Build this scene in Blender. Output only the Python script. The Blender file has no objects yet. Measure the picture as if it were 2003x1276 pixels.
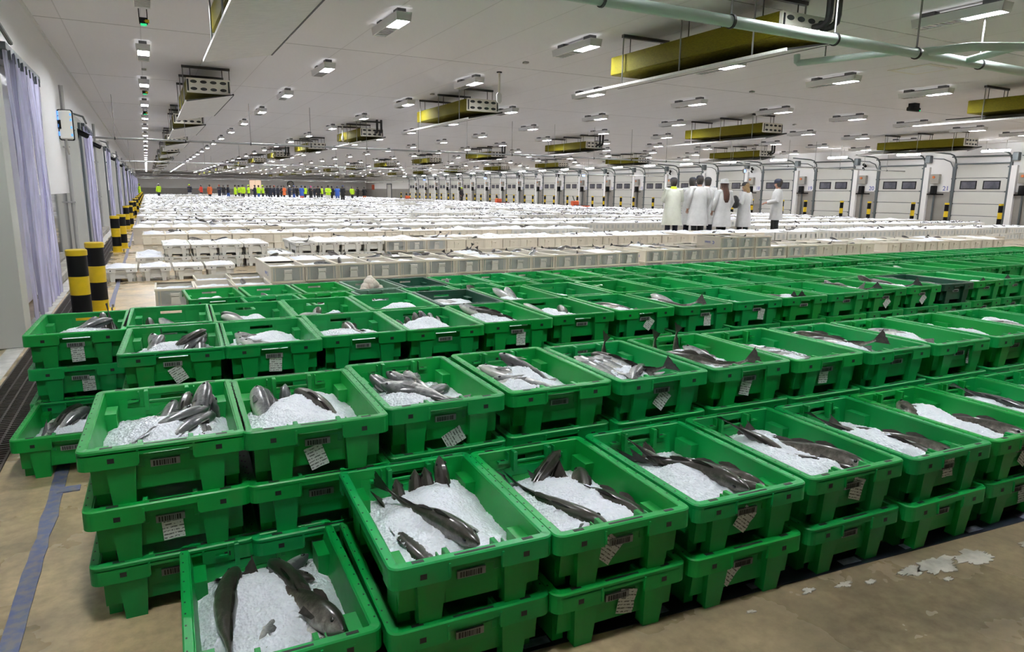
import bpy, math, random
from mathutils import Vector, Matrix, Euler, noise
random.seed(7)
SC = bpy.context.scene
COL = SC.collection
PI = math.pi
R = math.radians

# ---------------------------------------------------------------- camera, world, exposure
CAM_Z = 1.3
yaw, pitch, roll = R(27.83), R(11.07), R(0.77)
fw = Vector((math.sin(yaw)*math.cos(pitch), math.cos(yaw)*math.cos(pitch), -math.sin(pitch)))
rt0 = Vector((math.cos(yaw), -math.sin(yaw), 0)); up0 = rt0.cross(fw)
rt = rt0*math.cos(roll) + up0*math.sin(roll); up = up0*math.cos(roll) - rt0*math.sin(roll)
cd = bpy.data.cameras.new('camera'); cd.lens = 24.0; cd.sensor_width = 36.0; cd.sensor_fit = 'HORIZONTAL'
cd.clip_start = 0.05; cd.clip_end = 400
cam = bpy.data.objects.new('camera', cd); COL.objects.link(cam)
M3 = Matrix((rt, up, -fw)).transposed()
cam.matrix_world = Matrix.Translation((0, 0, CAM_Z)) @ M3.to_4x4()
SC.camera = cam
w = bpy.data.worlds.new('world'); SC.world = w; w.use_nodes = True
w.node_tree.nodes['Background'].inputs[0].default_value = (0.80, 0.88, 1.0, 1)
w.node_tree.nodes['Background'].inputs[1].default_value = 0.10
SC.view_settings.view_transform = 'Standard'; SC.view_settings.look = 'None'
SC.view_settings.exposure = 0.0; SC.view_settings.gamma = 1.0
LAMP = 335.0          # radiance of the ceiling diffusers
LAMP_NEAR = 275.0     # front-bay lamps set weaker so the foreground falls darker

# ---------------------------------------------------------------- materials
def new_mat(name):
    m = bpy.data.materials.new(name); m.use_nodes = True
    nt = m.node_tree; b = nt.nodes['Principled BSDF']
    return m, nt, b
def N(nt, t, **kw):
    n = nt.nodes.new(t)
    for k, v in kw.items():
        if k in n.inputs: n.inputs[k].default_value = v
        else: setattr(n, k, v)
    return n
def L(nt, a, b): nt.links.new(a, b)
def rgba(c): return (c[0], c[1], c[2], 1)
def mat(name, col, rough=.5, metal=0., var=0., scale=6., bump=0., emit=0., spec=None, coat=0., alt=None, trans=0., sc3=None):
    m, nt, b = new_mat(name)
    b.inputs['Base Color'].default_value = rgba(col); b.inputs['Roughness'].default_value = rough
    b.inputs['Metallic'].default_value = metal
    if coat: b.inputs['Coat Weight'].default_value = coat; b.inputs['Coat Roughness'].default_value = .15
    if spec is not None: b.inputs['Specular IOR Level'].default_value = spec
    if trans: b.inputs['Transmission Weight'].default_value = trans
    if emit:
        b.inputs['Emission Color'].default_value = rgba(col); b.inputs['Emission Strength'].default_value = emit
    if var or bump:
        tc = N(nt, 'ShaderNodeTexCoord'); mp = N(nt, 'ShaderNodeMapping')
        if sc3: mp.inputs['Scale'].default_value = sc3
        L(nt, tc.outputs['Object'], mp.inputs[0])
        nz = N(nt, 'ShaderNodeTexNoise'); nz.inputs['Scale'].default_value = scale; nz.inputs['Detail'].default_value = 5
        L(nt, mp.outputs[0], nz.inputs['Vector'])
        if var:
            mx = N(nt, 'ShaderNodeMix', data_type='RGBA')
            a = alt if alt else tuple(c*(1-var) for c in col)
            mx.inputs[6].default_value = rgba(a); mx.inputs[7].default_value = rgba(col)
            rp = N(nt, 'ShaderNodeValToRGB'); rp.color_ramp.elements[0].position = .35; rp.color_ramp.elements[1].position = .62
            L(nt, nz.outputs['Fac'], rp.inputs[0]); L(nt, rp.outputs[0], mx.inputs[0]); L(nt, mx.outputs[2], b.inputs['Base Color'])
        if bump:
            bp = N(nt, 'ShaderNodeBump'); bp.inputs['Strength'].default_value = bump; bp.inputs['Distance'].default_value = .01
            L(nt, nz.outputs['Fac'], bp.inputs['Height']); L(nt, bp.outputs[0], b.inputs['Normal'])
    return m
def plastic(name, col, rough=.36, hv=.10, dirt=(.10, .09, .05), trans=0.):
    """moulded crate plastic: each crate a little different, scuffed and dirty in patches"""
    m, nt, b = new_mat(name)
    oi = N(nt, 'ShaderNodeObjectInfo'); tc = N(nt, 'ShaderNodeTexCoord')
    ad = N(nt, 'ShaderNodeVectorMath', operation='ADD'); L(nt, tc.outputs['Object'], ad.inputs[0]); L(nt, oi.outputs['Location'], ad.inputs[1])
    nz = N(nt, 'ShaderNodeTexNoise'); nz.inputs['Scale'].default_value = 9; nz.inputs['Detail'].default_value = 8; L(nt, ad.outputs[0], nz.inputs['Vector'])
    hs = N(nt, 'ShaderNodeHueSaturation'); hs.inputs['Color'].default_value = rgba(col)
    mr = N(nt, 'ShaderNodeMapRange'); mr.inputs[3].default_value = 1-hv*1.4; mr.inputs[4].default_value = 1+hv*1.6; L(nt, oi.outputs['Random'], mr.inputs[0]); L(nt, mr.outputs[0], hs.inputs['Value'])
    mh = N(nt, 'ShaderNodeMapRange'); mh.inputs[3].default_value = .5-.008*hv*10; mh.inputs[4].default_value = .5+.012*hv*10
    pw = N(nt, 'ShaderNodeMath', operation='FRACT'); ml = N(nt, 'ShaderNodeMath', operation='MULTIPLY'); ml.inputs[1].default_value = 7.31
    L(nt, oi.outputs['Random'], ml.inputs[0]); L(nt, ml.outputs[0], pw.inputs[0]); L(nt, pw.outputs[0], mh.inputs[0]); L(nt, mh.outputs[0], hs.inputs['Hue'])
    rp = N(nt, 'ShaderNodeValToRGB'); rp.color_ramp.elements[0].position = .60; rp.color_ramp.elements[1].position = .80
    rp.color_ramp.elements[0].color = (0, 0, 0, 1); rp.color_ramp.elements[1].color = (.28, .28, .28, 1)
    L(nt, nz.outputs['Fac'], rp.inputs[0])
    mx = N(nt, 'ShaderNodeMix', data_type='RGBA'); mx.inputs[7].default_value = rgba(dirt)
    L(nt, rp.outputs[0], mx.inputs[0]); L(nt, hs.outputs[0], mx.inputs[6]); L(nt, mx.outputs[2], b.inputs['Base Color'])
    rr = N(nt, 'ShaderNodeMapRange'); rr.inputs[3].default_value = rough-.1; rr.inputs[4].default_value = rough+.18; L(nt, nz.outputs['Fac'], rr.inputs[0]); L(nt, rr.outputs[0], b.inputs['Roughness'])
    if trans: b.inputs['Transmission Weight'].default_value = trans
    b.inputs['Specular IOR Level'].default_value = .4
    bp = N(nt, 'ShaderNodeBump'); bp.inputs['Strength'].default_value = .08; bp.inputs['Distance'].default_value = .004
    L(nt, nz.outputs['Fac'], bp.inputs['Height']); L(nt, bp.outputs[0], b.inputs['Normal'])
    return m

M = {}
M['green'] = plastic('green_plastic', (.002, .27, .046), hv=.08)
M['darkgreen'] = plastic('bottle_green_plastic', (.008, .060, .034), hv=.05)
M['palegreen'] = plastic('faded_green_plastic', (.085, .185, .115), hv=.05)
M['cream'] = plastic('milky_crate_plastic', (.80, .735, .62), rough=.42, hv=.06, dirt=(.50, .40, .26))
M['milky'] = plastic('clear_milky_panel_plastic', (.54, .56, .54), rough=.3, hv=.08, dirt=(.22, .21, .19), trans=.35)
M['white_plastic'] = plastic('white_crate_plastic', (.76, .745, .69), rough=.42, hv=.05, dirt=(.6, .55, .45))
M['hole_shade_eye'] = mat('hole_shade_and_eye_black', (.01, .012, .01), .6)  # near-black standing in for shade inside holes; also colours eyes
M['plate'] = mat('barcode_plate_white', (.26, .28, .27), .5)
M['ink'] = mat('black_ink', (.02, .02, .02), .6)
def paper():
    m, nt, b = new_mat('printed_paper'); tc = N(nt, 'ShaderNodeTexCoord'); sp = N(nt, 'ShaderNodeSeparateXYZ'); L(nt, tc.outputs['Object'], sp.inputs[0])
    w1 = N(nt, 'ShaderNodeMath', operation='MULTIPLY'); w1.inputs[1].default_value = 95; L(nt, sp.outputs['Z'], w1.inputs[0])
    fr = N(nt, 'ShaderNodeMath', operation='FRACT'); L(nt, w1.outputs[0], fr.inputs[0])
    gt = N(nt, 'ShaderNodeMath', operation='GREATER_THAN'); gt.inputs[1].default_value = .62; L(nt, fr.outputs[0], gt.inputs[0])
    nz = N(nt, 'ShaderNodeTexNoise'); nz.inputs['Scale'].default_value = 150; L(nt, tc.outputs['Object'], nz.inputs['Vector'])
    g2 = N(nt, 'ShaderNodeMath', operation='GREATER_THAN'); g2.inputs[1].default_value = .47; L(nt, nz.outputs['Fac'], g2.inputs[0])
    mu = N(nt, 'ShaderNodeMath', operation='MULTIPLY'); L(nt, gt.outputs[0], mu.inputs[0]); L(nt, g2.outputs[0], mu.inputs[1])
    mx = N(nt, 'ShaderNodeMix', data_type='RGBA'); mx.inputs[6].default_value = (.66, .69, .66, 1); mx.inputs[7].default_value = (.12, .13, .12, 1)
    L(nt, mu.outputs[0], mx.inputs[0]); L(nt, mx.outputs[2], b.inputs['Base Color']); b.inputs['Roughness'].default_value = .5
    return m
M['paper'] = paper()
def ice():
    m, nt, b = new_mat('crushed_ice'); tc = N(nt, 'ShaderNodeTexCoord')
    v = N(nt, 'ShaderNodeTexVoronoi'); v.inputs['Scale'].default_value = 105; L(nt, tc.outputs['Object'], v.inputs['Vector'])
    nz = N(nt, 'ShaderNodeTexNoise'); nz.inputs['Scale'].default_value = 60; nz.inputs['Detail'].default_value = 4; L(nt, tc.outputs['Object'], nz.inputs['Vector'])
    ad = N(nt, 'ShaderNodeMath', operation='ADD'); L(nt, v.outputs['Distance'], ad.inputs[0]); L(nt, nz.outputs['Fac'], ad.inputs[1])
    bp = N(nt, 'ShaderNodeBump'); bp.inputs['Strength'].default_value = .75; bp.inputs['Distance'].default_value = .006
    L(nt, ad.outputs[0], bp.inputs['Height']); L(nt, bp.outputs[0], b.inputs['Normal'])
    mx = N(nt, 'ShaderNodeMix', data_type='RGBA'); mx.inputs[6].default_value = (.86, .88, .95, 1); mx.inputs[7].default_value = (.72, .75, .83, 1)
    L(nt, nz.outputs['Fac'], mx.inputs[0]); L(nt, mx.outputs[2], b.inputs['Base Color']); b.inputs['Roughness'].default_value = .3
    return m
M['ice'] = ice()
def fishmat(name, back, mid, belly, mott):
    m, nt, b = new_mat(name); at = N(nt, 'ShaderNodeAttribute'); at.attribute_name = 'dv'
    tc = N(nt, 'ShaderNodeTexCoord'); nz = N(nt, 'ShaderNodeTexNoise'); nz.inputs['Scale'].default_value = 38; nz.inputs['Detail'].default_value = 6; nz.inputs['Roughness'].default_value = .7
    L(nt, tc.outputs['Object'], nz.inputs['Vector'])
    sb = N(nt, 'ShaderNodeMath', operation='MULTIPLY_ADD'); sb.inputs[1].default_value = mott; sb.inputs[2].default_value = -mott*.5; L(nt, nz.outputs['Fac'], sb.inputs[0])
    ad = N(nt, 'ShaderNodeMath', operation='ADD'); L(nt, at.outputs['Fac'], ad.inputs[0]); L(nt, sb.outputs[0], ad.inputs[1])
    rp = N(nt, 'ShaderNodeValToRGB'); e = rp.color_ramp.elements; e[0].position = .12; e[0].color = rgba(belly); e[1].position = .85; e[1].color = rgba(back)
    x = e.new(.5); x.color = rgba(mid)
    L(nt, ad.outputs[0], rp.inputs[0]); L(nt, rp.outputs[0], b.inputs['Base Color'])
    b.inputs['Roughness'].default_value = .28; b.inputs['Coat Weight'].default_value = .5; b.inputs['Coat Roughness'].default_value = .12
    bp = N(nt, 'ShaderNodeBump'); bp.inputs['Strength'].default_value = .25; bp.inputs['Distance'].default_value = .003; L(nt, nz.outputs['Fac'], bp.inputs['Height']); L(nt, bp.outputs[0], b.inputs['Normal'])
    return m
M['cod'] = fishmat('dark_fish_skin', (.030, .026, .021), (.135, .115, .10), (.48, .44, .41), 1.25)
M['silver'] = fishmat('silver_fish_skin', (.060, .062, .066), (.30, .30, .305), (.70, .67, .64), 1.0)
M['fin'] = mat('fish_fin', (.050, .042, .036), .4, var=.5, scale=60)
M['finpale'] = mat('fish_fin_grey', (.12, .115, .115), .4, var=.5, scale=60)
M['eye'] = mat('fish_eye', (.01, .01, .012), .08)
M['roe'] = mat('white_flesh', (.82, .74, .66), .45, var=.25, scale=18, alt=(.72, .58, .48), bump=.3)

def floor_mat():
    m, nt, b = new_mat('wet_concrete'); tc = N(nt, 'ShaderNodeTexCoord')
    def noise_(s, d=6, r=.6):
        n = N(nt, 'ShaderNodeTexNoise'); n.inputs['Scale'].default_value = s; n.inputs['Detail'].default_value = d; n.inputs['Roughness'].default_value = r
        L(nt, tc.outputs['Object'], n.inputs['Vector']); return n
    a, c, d = noise_(.75), noise_(3.2), noise_(24)
    r1 = N(nt, 'ShaderNodeValToRGB'); e = r1.color_ramp.elements
    e[0].position = .33; e[0].color = (.19, .155, .105, 1); e[1].position = .70; e[1].color = (.76, .57, .33, 1)
    k = e.new(.5); k.color = (.43, .33, .195, 1)
    mx0 = N(nt, 'ShaderNodeMath', operation='MULTIPLY_ADD'); mx0.inputs[1].default_value = .55; L(nt, c.outputs['Fac'], mx0.inputs[0])
    m2 = N(nt, 'ShaderNodeMath', operation='MULTIPLY'); m2.inputs[1].default_value = .47; L(nt, a.outputs['Fac'], m2.inputs[0]); L(nt, m2.outputs[0], mx0.inputs[2])
    L(nt, mx0.outputs[0], r1.inputs[0])
    # darker brown away from the curtain wall
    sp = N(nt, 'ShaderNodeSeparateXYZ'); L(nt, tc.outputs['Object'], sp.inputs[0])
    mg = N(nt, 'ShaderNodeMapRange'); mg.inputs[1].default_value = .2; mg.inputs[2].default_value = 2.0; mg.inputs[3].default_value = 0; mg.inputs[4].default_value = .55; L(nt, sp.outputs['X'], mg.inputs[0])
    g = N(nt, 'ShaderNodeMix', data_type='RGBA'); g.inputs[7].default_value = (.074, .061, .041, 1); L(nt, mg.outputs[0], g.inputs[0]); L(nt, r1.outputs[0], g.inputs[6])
    gr = N(nt, 'ShaderNodeMix', data_type='RGBA', blend_type='MULTIPLY'); gr.inputs[0].default_value = .5
    rd = N(nt, 'ShaderNodeValToRGB'); rd.color_ramp.elements[0].position = .3; rd.color_ramp.elements[0].color = (.55, .55, .55, 1); rd.color_ramp.elements[1].position = .6
    L(nt, d.outputs['Fac'], rd.inputs[0]); L(nt, g.outputs[2], gr.inputs[6]); L(nt, rd.outputs[0], gr.inputs[7])
    L(nt, gr.outputs[2], b.inputs['Base Color'])
    rr = N(nt, 'ShaderNodeMapRange'); rr.inputs[1].default_value = .35; rr.inputs[2].default_value = .65; rr.inputs[3].default_value = .14; rr.inputs[4].default_value = .5; L(nt, a.outputs['Fac'], rr.inputs[0]); L(nt, rr.outputs[0], b.inputs['Roughness'])
    bp = N(nt, 'ShaderNodeBump'); bp.inputs['Strength'].default_value = .15; bp.inputs['Distance'].default_value = .01; L(nt, c.outputs['Fac'], bp.inputs['Height']); L(nt, bp.outputs[0], b.inputs['Normal'])
    return m
M['floor'] = floor_mat()
def panel_mat(name, col, sy, oy, sx, ox, dark=.55, wy=.022, wx=.012):
    """insulated white panels: joints every sy metres along Y and fainter ones every sx along X"""
    m, nt, b = new_mat(name); tc = N(nt, 'ShaderNodeTexCoord'); sp = N(nt, 'ShaderNodeSeparateXYZ'); L(nt, tc.outputs['Object'], sp.inputs[0])
    def joint(out, s, o, wd):
        a = N(nt, 'ShaderNodeMath', operation='SUBTRACT'); a.inputs[1].default_value = o; L(nt, out, a.inputs[0])
        d = N(nt, 'ShaderNodeMath', operation='DIVIDE'); d.inputs[1].default_value = s; L(nt, a.outputs[0], d.inputs[0])
        f = N(nt, 'ShaderNodeMath', operation='FRACT'); L(nt, d.outputs[0], f.inputs[0])
        l = N(nt, 'ShaderNodeMath', operation='LESS_THAN'); l.inputs[1].default_value = wd/s; L(nt, f.outputs[0], l.inputs[0]); return l
    j1 = joint(sp.outputs['Y'], sy, oy, wy); j2 = joint(sp.outputs['X'], sx, ox, wx)
    h = N(nt, 'ShaderNodeMath', operation='MULTIPLY'); h.inputs[1].default_value = .35; L(nt, j2.outputs[0], h.inputs[0])
    ad = N(nt, 'ShaderNodeMath', operation='MAXIMUM'); L(nt, j1.outputs[0], ad.inputs[0]); L(nt, h.outputs[0], ad.inputs[1])
    mu = N(nt, 'ShaderNodeMath', operation='MULTIPLY'); mu.inputs[1].default_value = dark; L(nt, ad.outputs[0], mu.inputs[0])
    mx = N(nt, 'ShaderNodeMix', data_type='RGBA'); mx.inputs[6].default_value = rgba(col); mx.inputs[7].default_value = rgba(tuple(c*.35 for c in col))
    L(nt, mu.outputs[0], mx.inputs[0]); L(nt, mx.outputs[2], b.inputs['Base Color']); b.inputs['Roughness'].default_value = .6; b.inputs['Specular IOR Level'].default_value = .25
    return m
M['ceiling'] = panel_mat('ceiling_panels', (.945, .94, .97), 5.65, 12.56, 1.03, .1, .85, .030, .016)
M['wall'] = mat('white_wall_panel', (.86, .86, .87), .4)
M['wallshade'] = mat('grey_bulkhead', (.34, .33, .32), .5)
M['darkwall'] = mat('light_block_dark_grey', (.06, .06, .06), .6)
M['steel'] = mat('polished_steel_lining', (.62, .62, .63), .06, metal=1.0)
M['dado'] = mat('grey_wall_lining', (.30, .285, .265), .35, var=.12, scale=1.3)
M['kerb'] = mat('concrete_kerb', (.34, .32, .28), .7, var=.4, scale=5, bump=.3)
M['kerbwhite'] = mat('white_painted_edge', (.66, .65, .62), .5, var=.35, scale=7)
M['grate'] = mat('rusty_drain_grating', (.040, .028, .020), .6, var=.4, scale=20)
M['blueline'] = mat('blue_floor_paint', (.105, .125, .26), .6, var=.45, scale=30, alt=(.20, .19, .20))
M['tape'] = mat('wet_black_floor_tape', (.018, .021, .034), .3, var=.5, scale=7)
M['tapedash'] = mat('pale_worn_mark', (.26, .28, .38), .5, var=.5, scale=25)
M['spill'] = mat('white_paint_spill', (.48, .45, .39), .5, var=.35, scale=16)
M['yellow'] = mat('safety_yellow', (.72, .50, .012), .4, var=.12, scale=12)
M['black'] = mat('black_paint', (.004, .004, .005), .55, spec=.2)
M['housing'] = mat('lamp_housing_white', (.78, .78, .78), .4)
M['glow'] = mat('lamp_diffuser_lit', (.955, .98, 1.0), .4, emit=LAMP)
M['glow_near'] = mat('lamp_diffuser_lit_weaker', (.955, .98, 1.0), .4, emit=LAMP_NEAR)
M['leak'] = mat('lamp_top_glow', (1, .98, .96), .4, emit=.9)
M['dim'] = mat('lamp_reflector_dim', (.55, .54, .53), .25, metal=.4)
M['batten'] = mat('batten_tube_lit', (1, 1, 1), .4, emit=42)
M['bracket'] = mat('dark_bracket', (.05, .05, .05), .5)
M['olive'] = mat('olive_cooler_coil', (.150, .128, .003), .75, spec=.15, var=.5, scale=26, sc3=(1, 1, 14), bump=.2)
M['coolend'] = mat('cooler_end_plate', (.86, .83, .74), .4)
M['tray'] = mat('drip_tray_white', (.80, .78, .755), .35, var=.20, scale=12, sc3=(.6, 8, 1), bump=.15)
M['rod'] = mat('galvanised_rod', (.30, .30, .30), .4, metal=.7)
M['pipe'] = mat('pale_green_pipe', (.60, .70, .66), .35)
M['greypipe'] = mat('grey_pipe', (.36, .36, .36), .5)
M['rubber'] = mat('black_rubber', (.012, .012, .012), .55)
M['doorpanel'] = mat('dock_door_panel', (.60, .60, .575), .42)
M['rail'] = mat('door_rail_steel', (.13, .15, .16), .4, metal=.6)
M['glass'] = mat('dark_window_glass', (.075, .075, .095), .08, var=.4, scale=3, alt=(.14, .14, .17))
M['box'] = mat('control_box_grey', (.34, .33, .30), .45)
M['orange'] = mat('orange_switch', (.62, .17, .04), .4)
M['redorange'] = mat('red_sign', (.60, .10, .03), .5)
M['numblue'] = mat('blue_number_paint', (.06, .10, .42), .5)
M['logored'] = mat('faded_red_print', (.62, .18, .16), .5)
M['logoblue'] = mat('blue_print', (.04, .09, .42), .5)
M['screen'] = mat('lit_screen_blue', (.35, .50, 1.0), .3, emit=1.6)
M['ledgreen'] = mat('green_pilot_light', (.02, .7, .25), .3, emit=.9)
M['ledblue'] = mat('blue_lamp_glow', (.10, .36, 1.0), .3, emit=1.2)
M['warm'] = mat('lit_doorway_warm', (1.0, .72, .52), .5, emit=.7)
M['exit'] = mat('green_exit_sign', (.02, .35, .15), .4, emit=.2)
M['coat'] = mat('white_lab_coat', (.74, .74, .74), .7, var=.1, scale=9, bump=.2)
M['coatpale'] = mat('translucent_yellowish_coat', (.74, .76, .66), .6, var=.08, scale=9, bump=.2)
M['navy'] = mat('navy_cloth', (.018, .022, .045), .75, var=.3, scale=20)
M['blackcloth'] = mat('black_cloth', (.012, .012, .014), .8)
M['hivis'] = mat('hi_vis_yellow', (.55, .85, .015), .6, emit=.0)
M['redcloth'] = mat('red_cloth', (.62, .05, .025), .7)
M['orangecloth'] = mat('orange_cloth', (.75, .16, .04), .7)
M['bluecloth'] = mat('blue_cloth', (.03, .10, .42), .7)
M['pinkcloth'] = mat('pink_cloth', (.75, .08, .35), .7)
M['whitecloth'] = mat('white_cloth', (.75, .75, .75), .7)
M['greycloth'] = mat('grey_felt', (.50, .50, .51), .8)
M['skin'] = mat('skin', (.50, .27, .19), .5)
M['hairbrown'] = mat('brown_hair', (.085, .032, .018), .45, var=.5, scale=40)
M['hairblond'] = mat('blond_hair', (.36, .23, .10), .5, var=.4, scale=40)
M['hairgrey'] = mat('dark_hair', (.03, .025, .022), .5)
M['leather'] = mat('black_leather', (.012, .012, .014), .35)
def curtain_mat():
    m, nt, b = new_mat('clear_lilac_pvc'); b.inputs['Base Color'].default_value = (.74, .72, .97, 1); b.inputs['Roughness'].default_value = .09
    tr = N(nt, 'ShaderNodeBsdfTransparent'); tr.inputs[0].default_value = (.86, .87, .98, 1)
    tc = N(nt, 'ShaderNodeTexCoord'); mp = N(nt, 'ShaderNodeMapping'); mp.inputs['Scale'].default_value = (6, 6, .7); L(nt, tc.outputs['Object'], mp.inputs[0])
    nz = N(nt, 'ShaderNodeTexNoise'); nz.inputs['Scale'].default_value = 3; nz.inputs['Detail'].default_value = 5; L(nt, mp.outputs[0], nz.inputs['Vector'])
    mr = N(nt, 'ShaderNodeMapRange'); mr.inputs[1].default_value = .3; mr.inputs[2].default_value = .7; mr.inputs[3].default_value = .45; mr.inputs[4].default_value = .85; L(nt, nz.outputs['Fac'], mr.inputs[0])
    mx = N(nt, 'ShaderNodeMixShader'); L(nt, mr.outputs[0], mx.inputs[0]); L(nt, tr.outputs[0], mx.inputs[1]); L(nt, b.outputs[0], mx.inputs[2])
    L(nt, mx.outputs[0], nt.nodes['Material Output'].inputs[0]); return m
M['pvc'] = curtain_mat()

# ---------------------------------------------------------------- mesh helpers
class MB:
    def __init__(s): s.v = []; s.f = []; s.m = []; s.sm = []
    def add(s, vs, fs, mi=0, smooth=False):
        o = len(s.v); s.v += [tuple(p) for p in vs]
        for f in fs: s.f.append([i+o for i in f]); s.m.append(mi); s.sm.append(smooth)
    def hexa(s, p, mi=0):        # p: 4 bottom (ccw from above) + 4 top
        s.add(p, [(3, 2, 1, 0), (4, 5, 6, 7), (0, 1, 5, 4), (1, 2, 6, 5), (2, 3, 7, 6), (3, 0, 4, 7)], mi)
    def box(s, x0, x1, y0, y1, z0, z1, mi=0, ch=0.):
        if ch:
            c = ch
            s.loft([[(x0+c, y0+c, z0), (x1-c, y0+c, z0), (x1-c, y1-c, z0), (x0+c, y1-c, z0)],
                    [(x0, y0, z0+c), (x1, y0, z0+c), (x1, y1, z0+c), (x0, y1, z0+c)],
                    [(x0, y0, z1-c), (x1, y0, z1-c), (x1, y1, z1-c), (x0, y1, z1-c)],
                    [(x0+c, y0+c, z1), (x1-c, y0+c, z1), (x1-c, y1-c, z1), (x0+c, y1-c, z1)]], mi, smooth=False)
        else:
            s.hexa([(x0, y0, z0), (x1, y0, z0), (x1, y1, z0), (x0, y1, z0), (x0, y0, z1), (x1, y0, z1), (x1, y1, z1), (x0, y1, z1)], mi)
    def loft(s, rings, mi=0, caps=True, smooth=True, closed=True):
        n = len(rings[0]); vs = [p for r in rings for p in r]; fs = []
        for k in range(len(rings)-1):
            for i in range(n if closed else n-1):
                j = (i+1) % n; fs.append((k*n+i, k*n+j, (k+1)*n+j, (k+1)*n+i))
        s.add(vs, fs, mi, smooth)
        if caps:
            o = len(s.v)-len(vs)
            s.f.append([o+i for i in range(n)][::-1]); s.m.append(mi); s.sm.append(False)
            s.f.append([o+(len(rings)-1)*n+i for i in range(n)]); s.m.append(mi); s.sm.append(False)
    def tube(s, pts, r, n=8, mi=0, caps=True):
        pts = [Vector(p) for p in pts]; rs = r if isinstance(r, (list, tuple)) else [r]*len(pts); rings = []; prev = None
        for i, p in enumerate(pts):
            d = (pts[min(i+1, len(pts)-1)]-pts[max(i-1, 0)]).normalized()
            a = prev if prev is not None else (Vector((0, 0, 1)) if abs(d.z) < .9 else Vector((1, 0, 0)))
            x = (a - d*a.dot(d)).normalized(); y = d.cross(x); prev = x
            rings.append([tuple(p + (x*math.cos(t)+y*math.sin(t))*rs[i]) for t in [2*PI*k/n for k in range(n)]])
        s.loft(rings, mi, caps)
    def ell(s, c, r, n=12, k=8, mi=0):
        rings = []
        for a in range(k+1):
            t = -PI/2+PI*a/k; q = max(math.cos(t), .02)
            rings.append([(c[0]+r[0]*q*math.cos(2*PI*i/n), c[1]+r[1]*q*math.sin(2*PI*i/n), c[2]+r[2]*math.sin(t)) for i in range(n)])
        s.loft(rings, mi)
    def mesh(s, name, mats):
        me = bpy.data.meshes.new(name); me.from_pydata(s.v, [], s.f)
        for m in mats: me.materials.append(M[m] if isinstance(m, str) else m)
        me.polygons.foreach_set('material_index', s.m); me.polygons.foreach_set('use_smooth', s.sm)
        me.update()
        if any(s.sm): me.set_sharp_from_angle(angle=R(42))
        return me
def obj(name, me, parent=None, loc=None, rot=None):
    o = bpy.data.objects.new(name, me); COL.objects.link(o)
    if parent is not None: o.parent = parent
    if loc is not None: o.location = loc
    if rot is not None: o.rotation_euler = rot
    return o
def tag(o, label, cat, group=None, kind=None):
    if label: o['label'] = label
    if cat: o['category'] = cat
    if group: o['group'] = group
    if kind: o['kind'] = kind
    return o
def thing(name, label, cat, loc=(0, 0, 0), rz=0., group=None, me=None):
    o = obj(name, me, None, loc, (0, 0, rz)); return tag(o, label, cat, group)
def struct(name, me, parent=None, loc=None, rot=None):
    o = obj(name, me, parent, loc, rot)
    if parent is None: o['kind'] = 'structure'
    return o
def recolour(o, m):
    for sl in o.material_slots: sl.link = 'OBJECT'; sl.material = M[m]; break
_U = 'first second third fourth fifth sixth seventh eighth ninth tenth eleventh twelfth thirteenth fourteenth fifteenth sixteenth seventeenth eighteenth nineteenth'.split()
_T = {2: 'twenty', 3: 'thirty', 4: 'forty', 5: 'fifty', 6: 'sixty', 7: 'seventy', 8: 'eighty', 9: 'ninety'}
def ordw(n):
    if n <= 19: return _U[n-1]
    t, u = divmod(n, 10)
    return (_T[t][:-1]+'ieth') if u == 0 else _T[t]+'-'+_U[u-1]

# ---------------------------------------------------------------- room
X0, X1, Y0, Y1, CZ = -1.3, 33.5, -2.4, 118.0, 3.72
b = MB(); b.box(X0-.3, X1+.3, Y0, Y1+.3, -.2, 0); struct('floor', b.mesh('floor', ['floor']))
b = MB(); b.box(X0-.3, X1+.3, Y0, Y1+.3, CZ, CZ+.2); struct('ceiling', b.mesh('ceiling', ['ceiling']))
b = MB()
b.box(X0-.2, X0, Y0, Y1, 1.18, CZ, 0); b.box(X0-.2, X0, Y0, Y1, 0, 1.18, 1)
struct('wall_left', b.mesh('wall_left', ['wall', 'steel']))
b = MB(); b.box(X0, X0+.035, Y0, Y1, CZ-.035, CZ); struct('trim_1', b.mesh('trim', ['housing']))
b = MB(); b.box(X1, X1+.2, Y0, Y1, 1.60, CZ, 0); b.box(X1, X1+.2, Y0, Y1, 0, 1.60, 1); struct('wall_right', b.mesh('wall_right', ['wall', 'dado']))
b = MB(); b.box(X0, X1, Y1, Y1+.2, 1.3, 2.95, 0); b.box(X0, X1, Y1-.02, Y1+.2, 0, 1.3, 1); b.box(X0, X1, Y1-.25, Y1+.2, 2.95, CZ, 2)
struct('wall_back', b.mesh('wall_back', ['wall', 'dado', 'wallshade']))
b = MB(); b.box(X0, X1, Y0-.2, Y0, 0, CZ); struct('wall_light_block', b.mesh('wall_light_block', ['darkwall']))  # unseen wall, darkened and set close to cut bounce light
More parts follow.
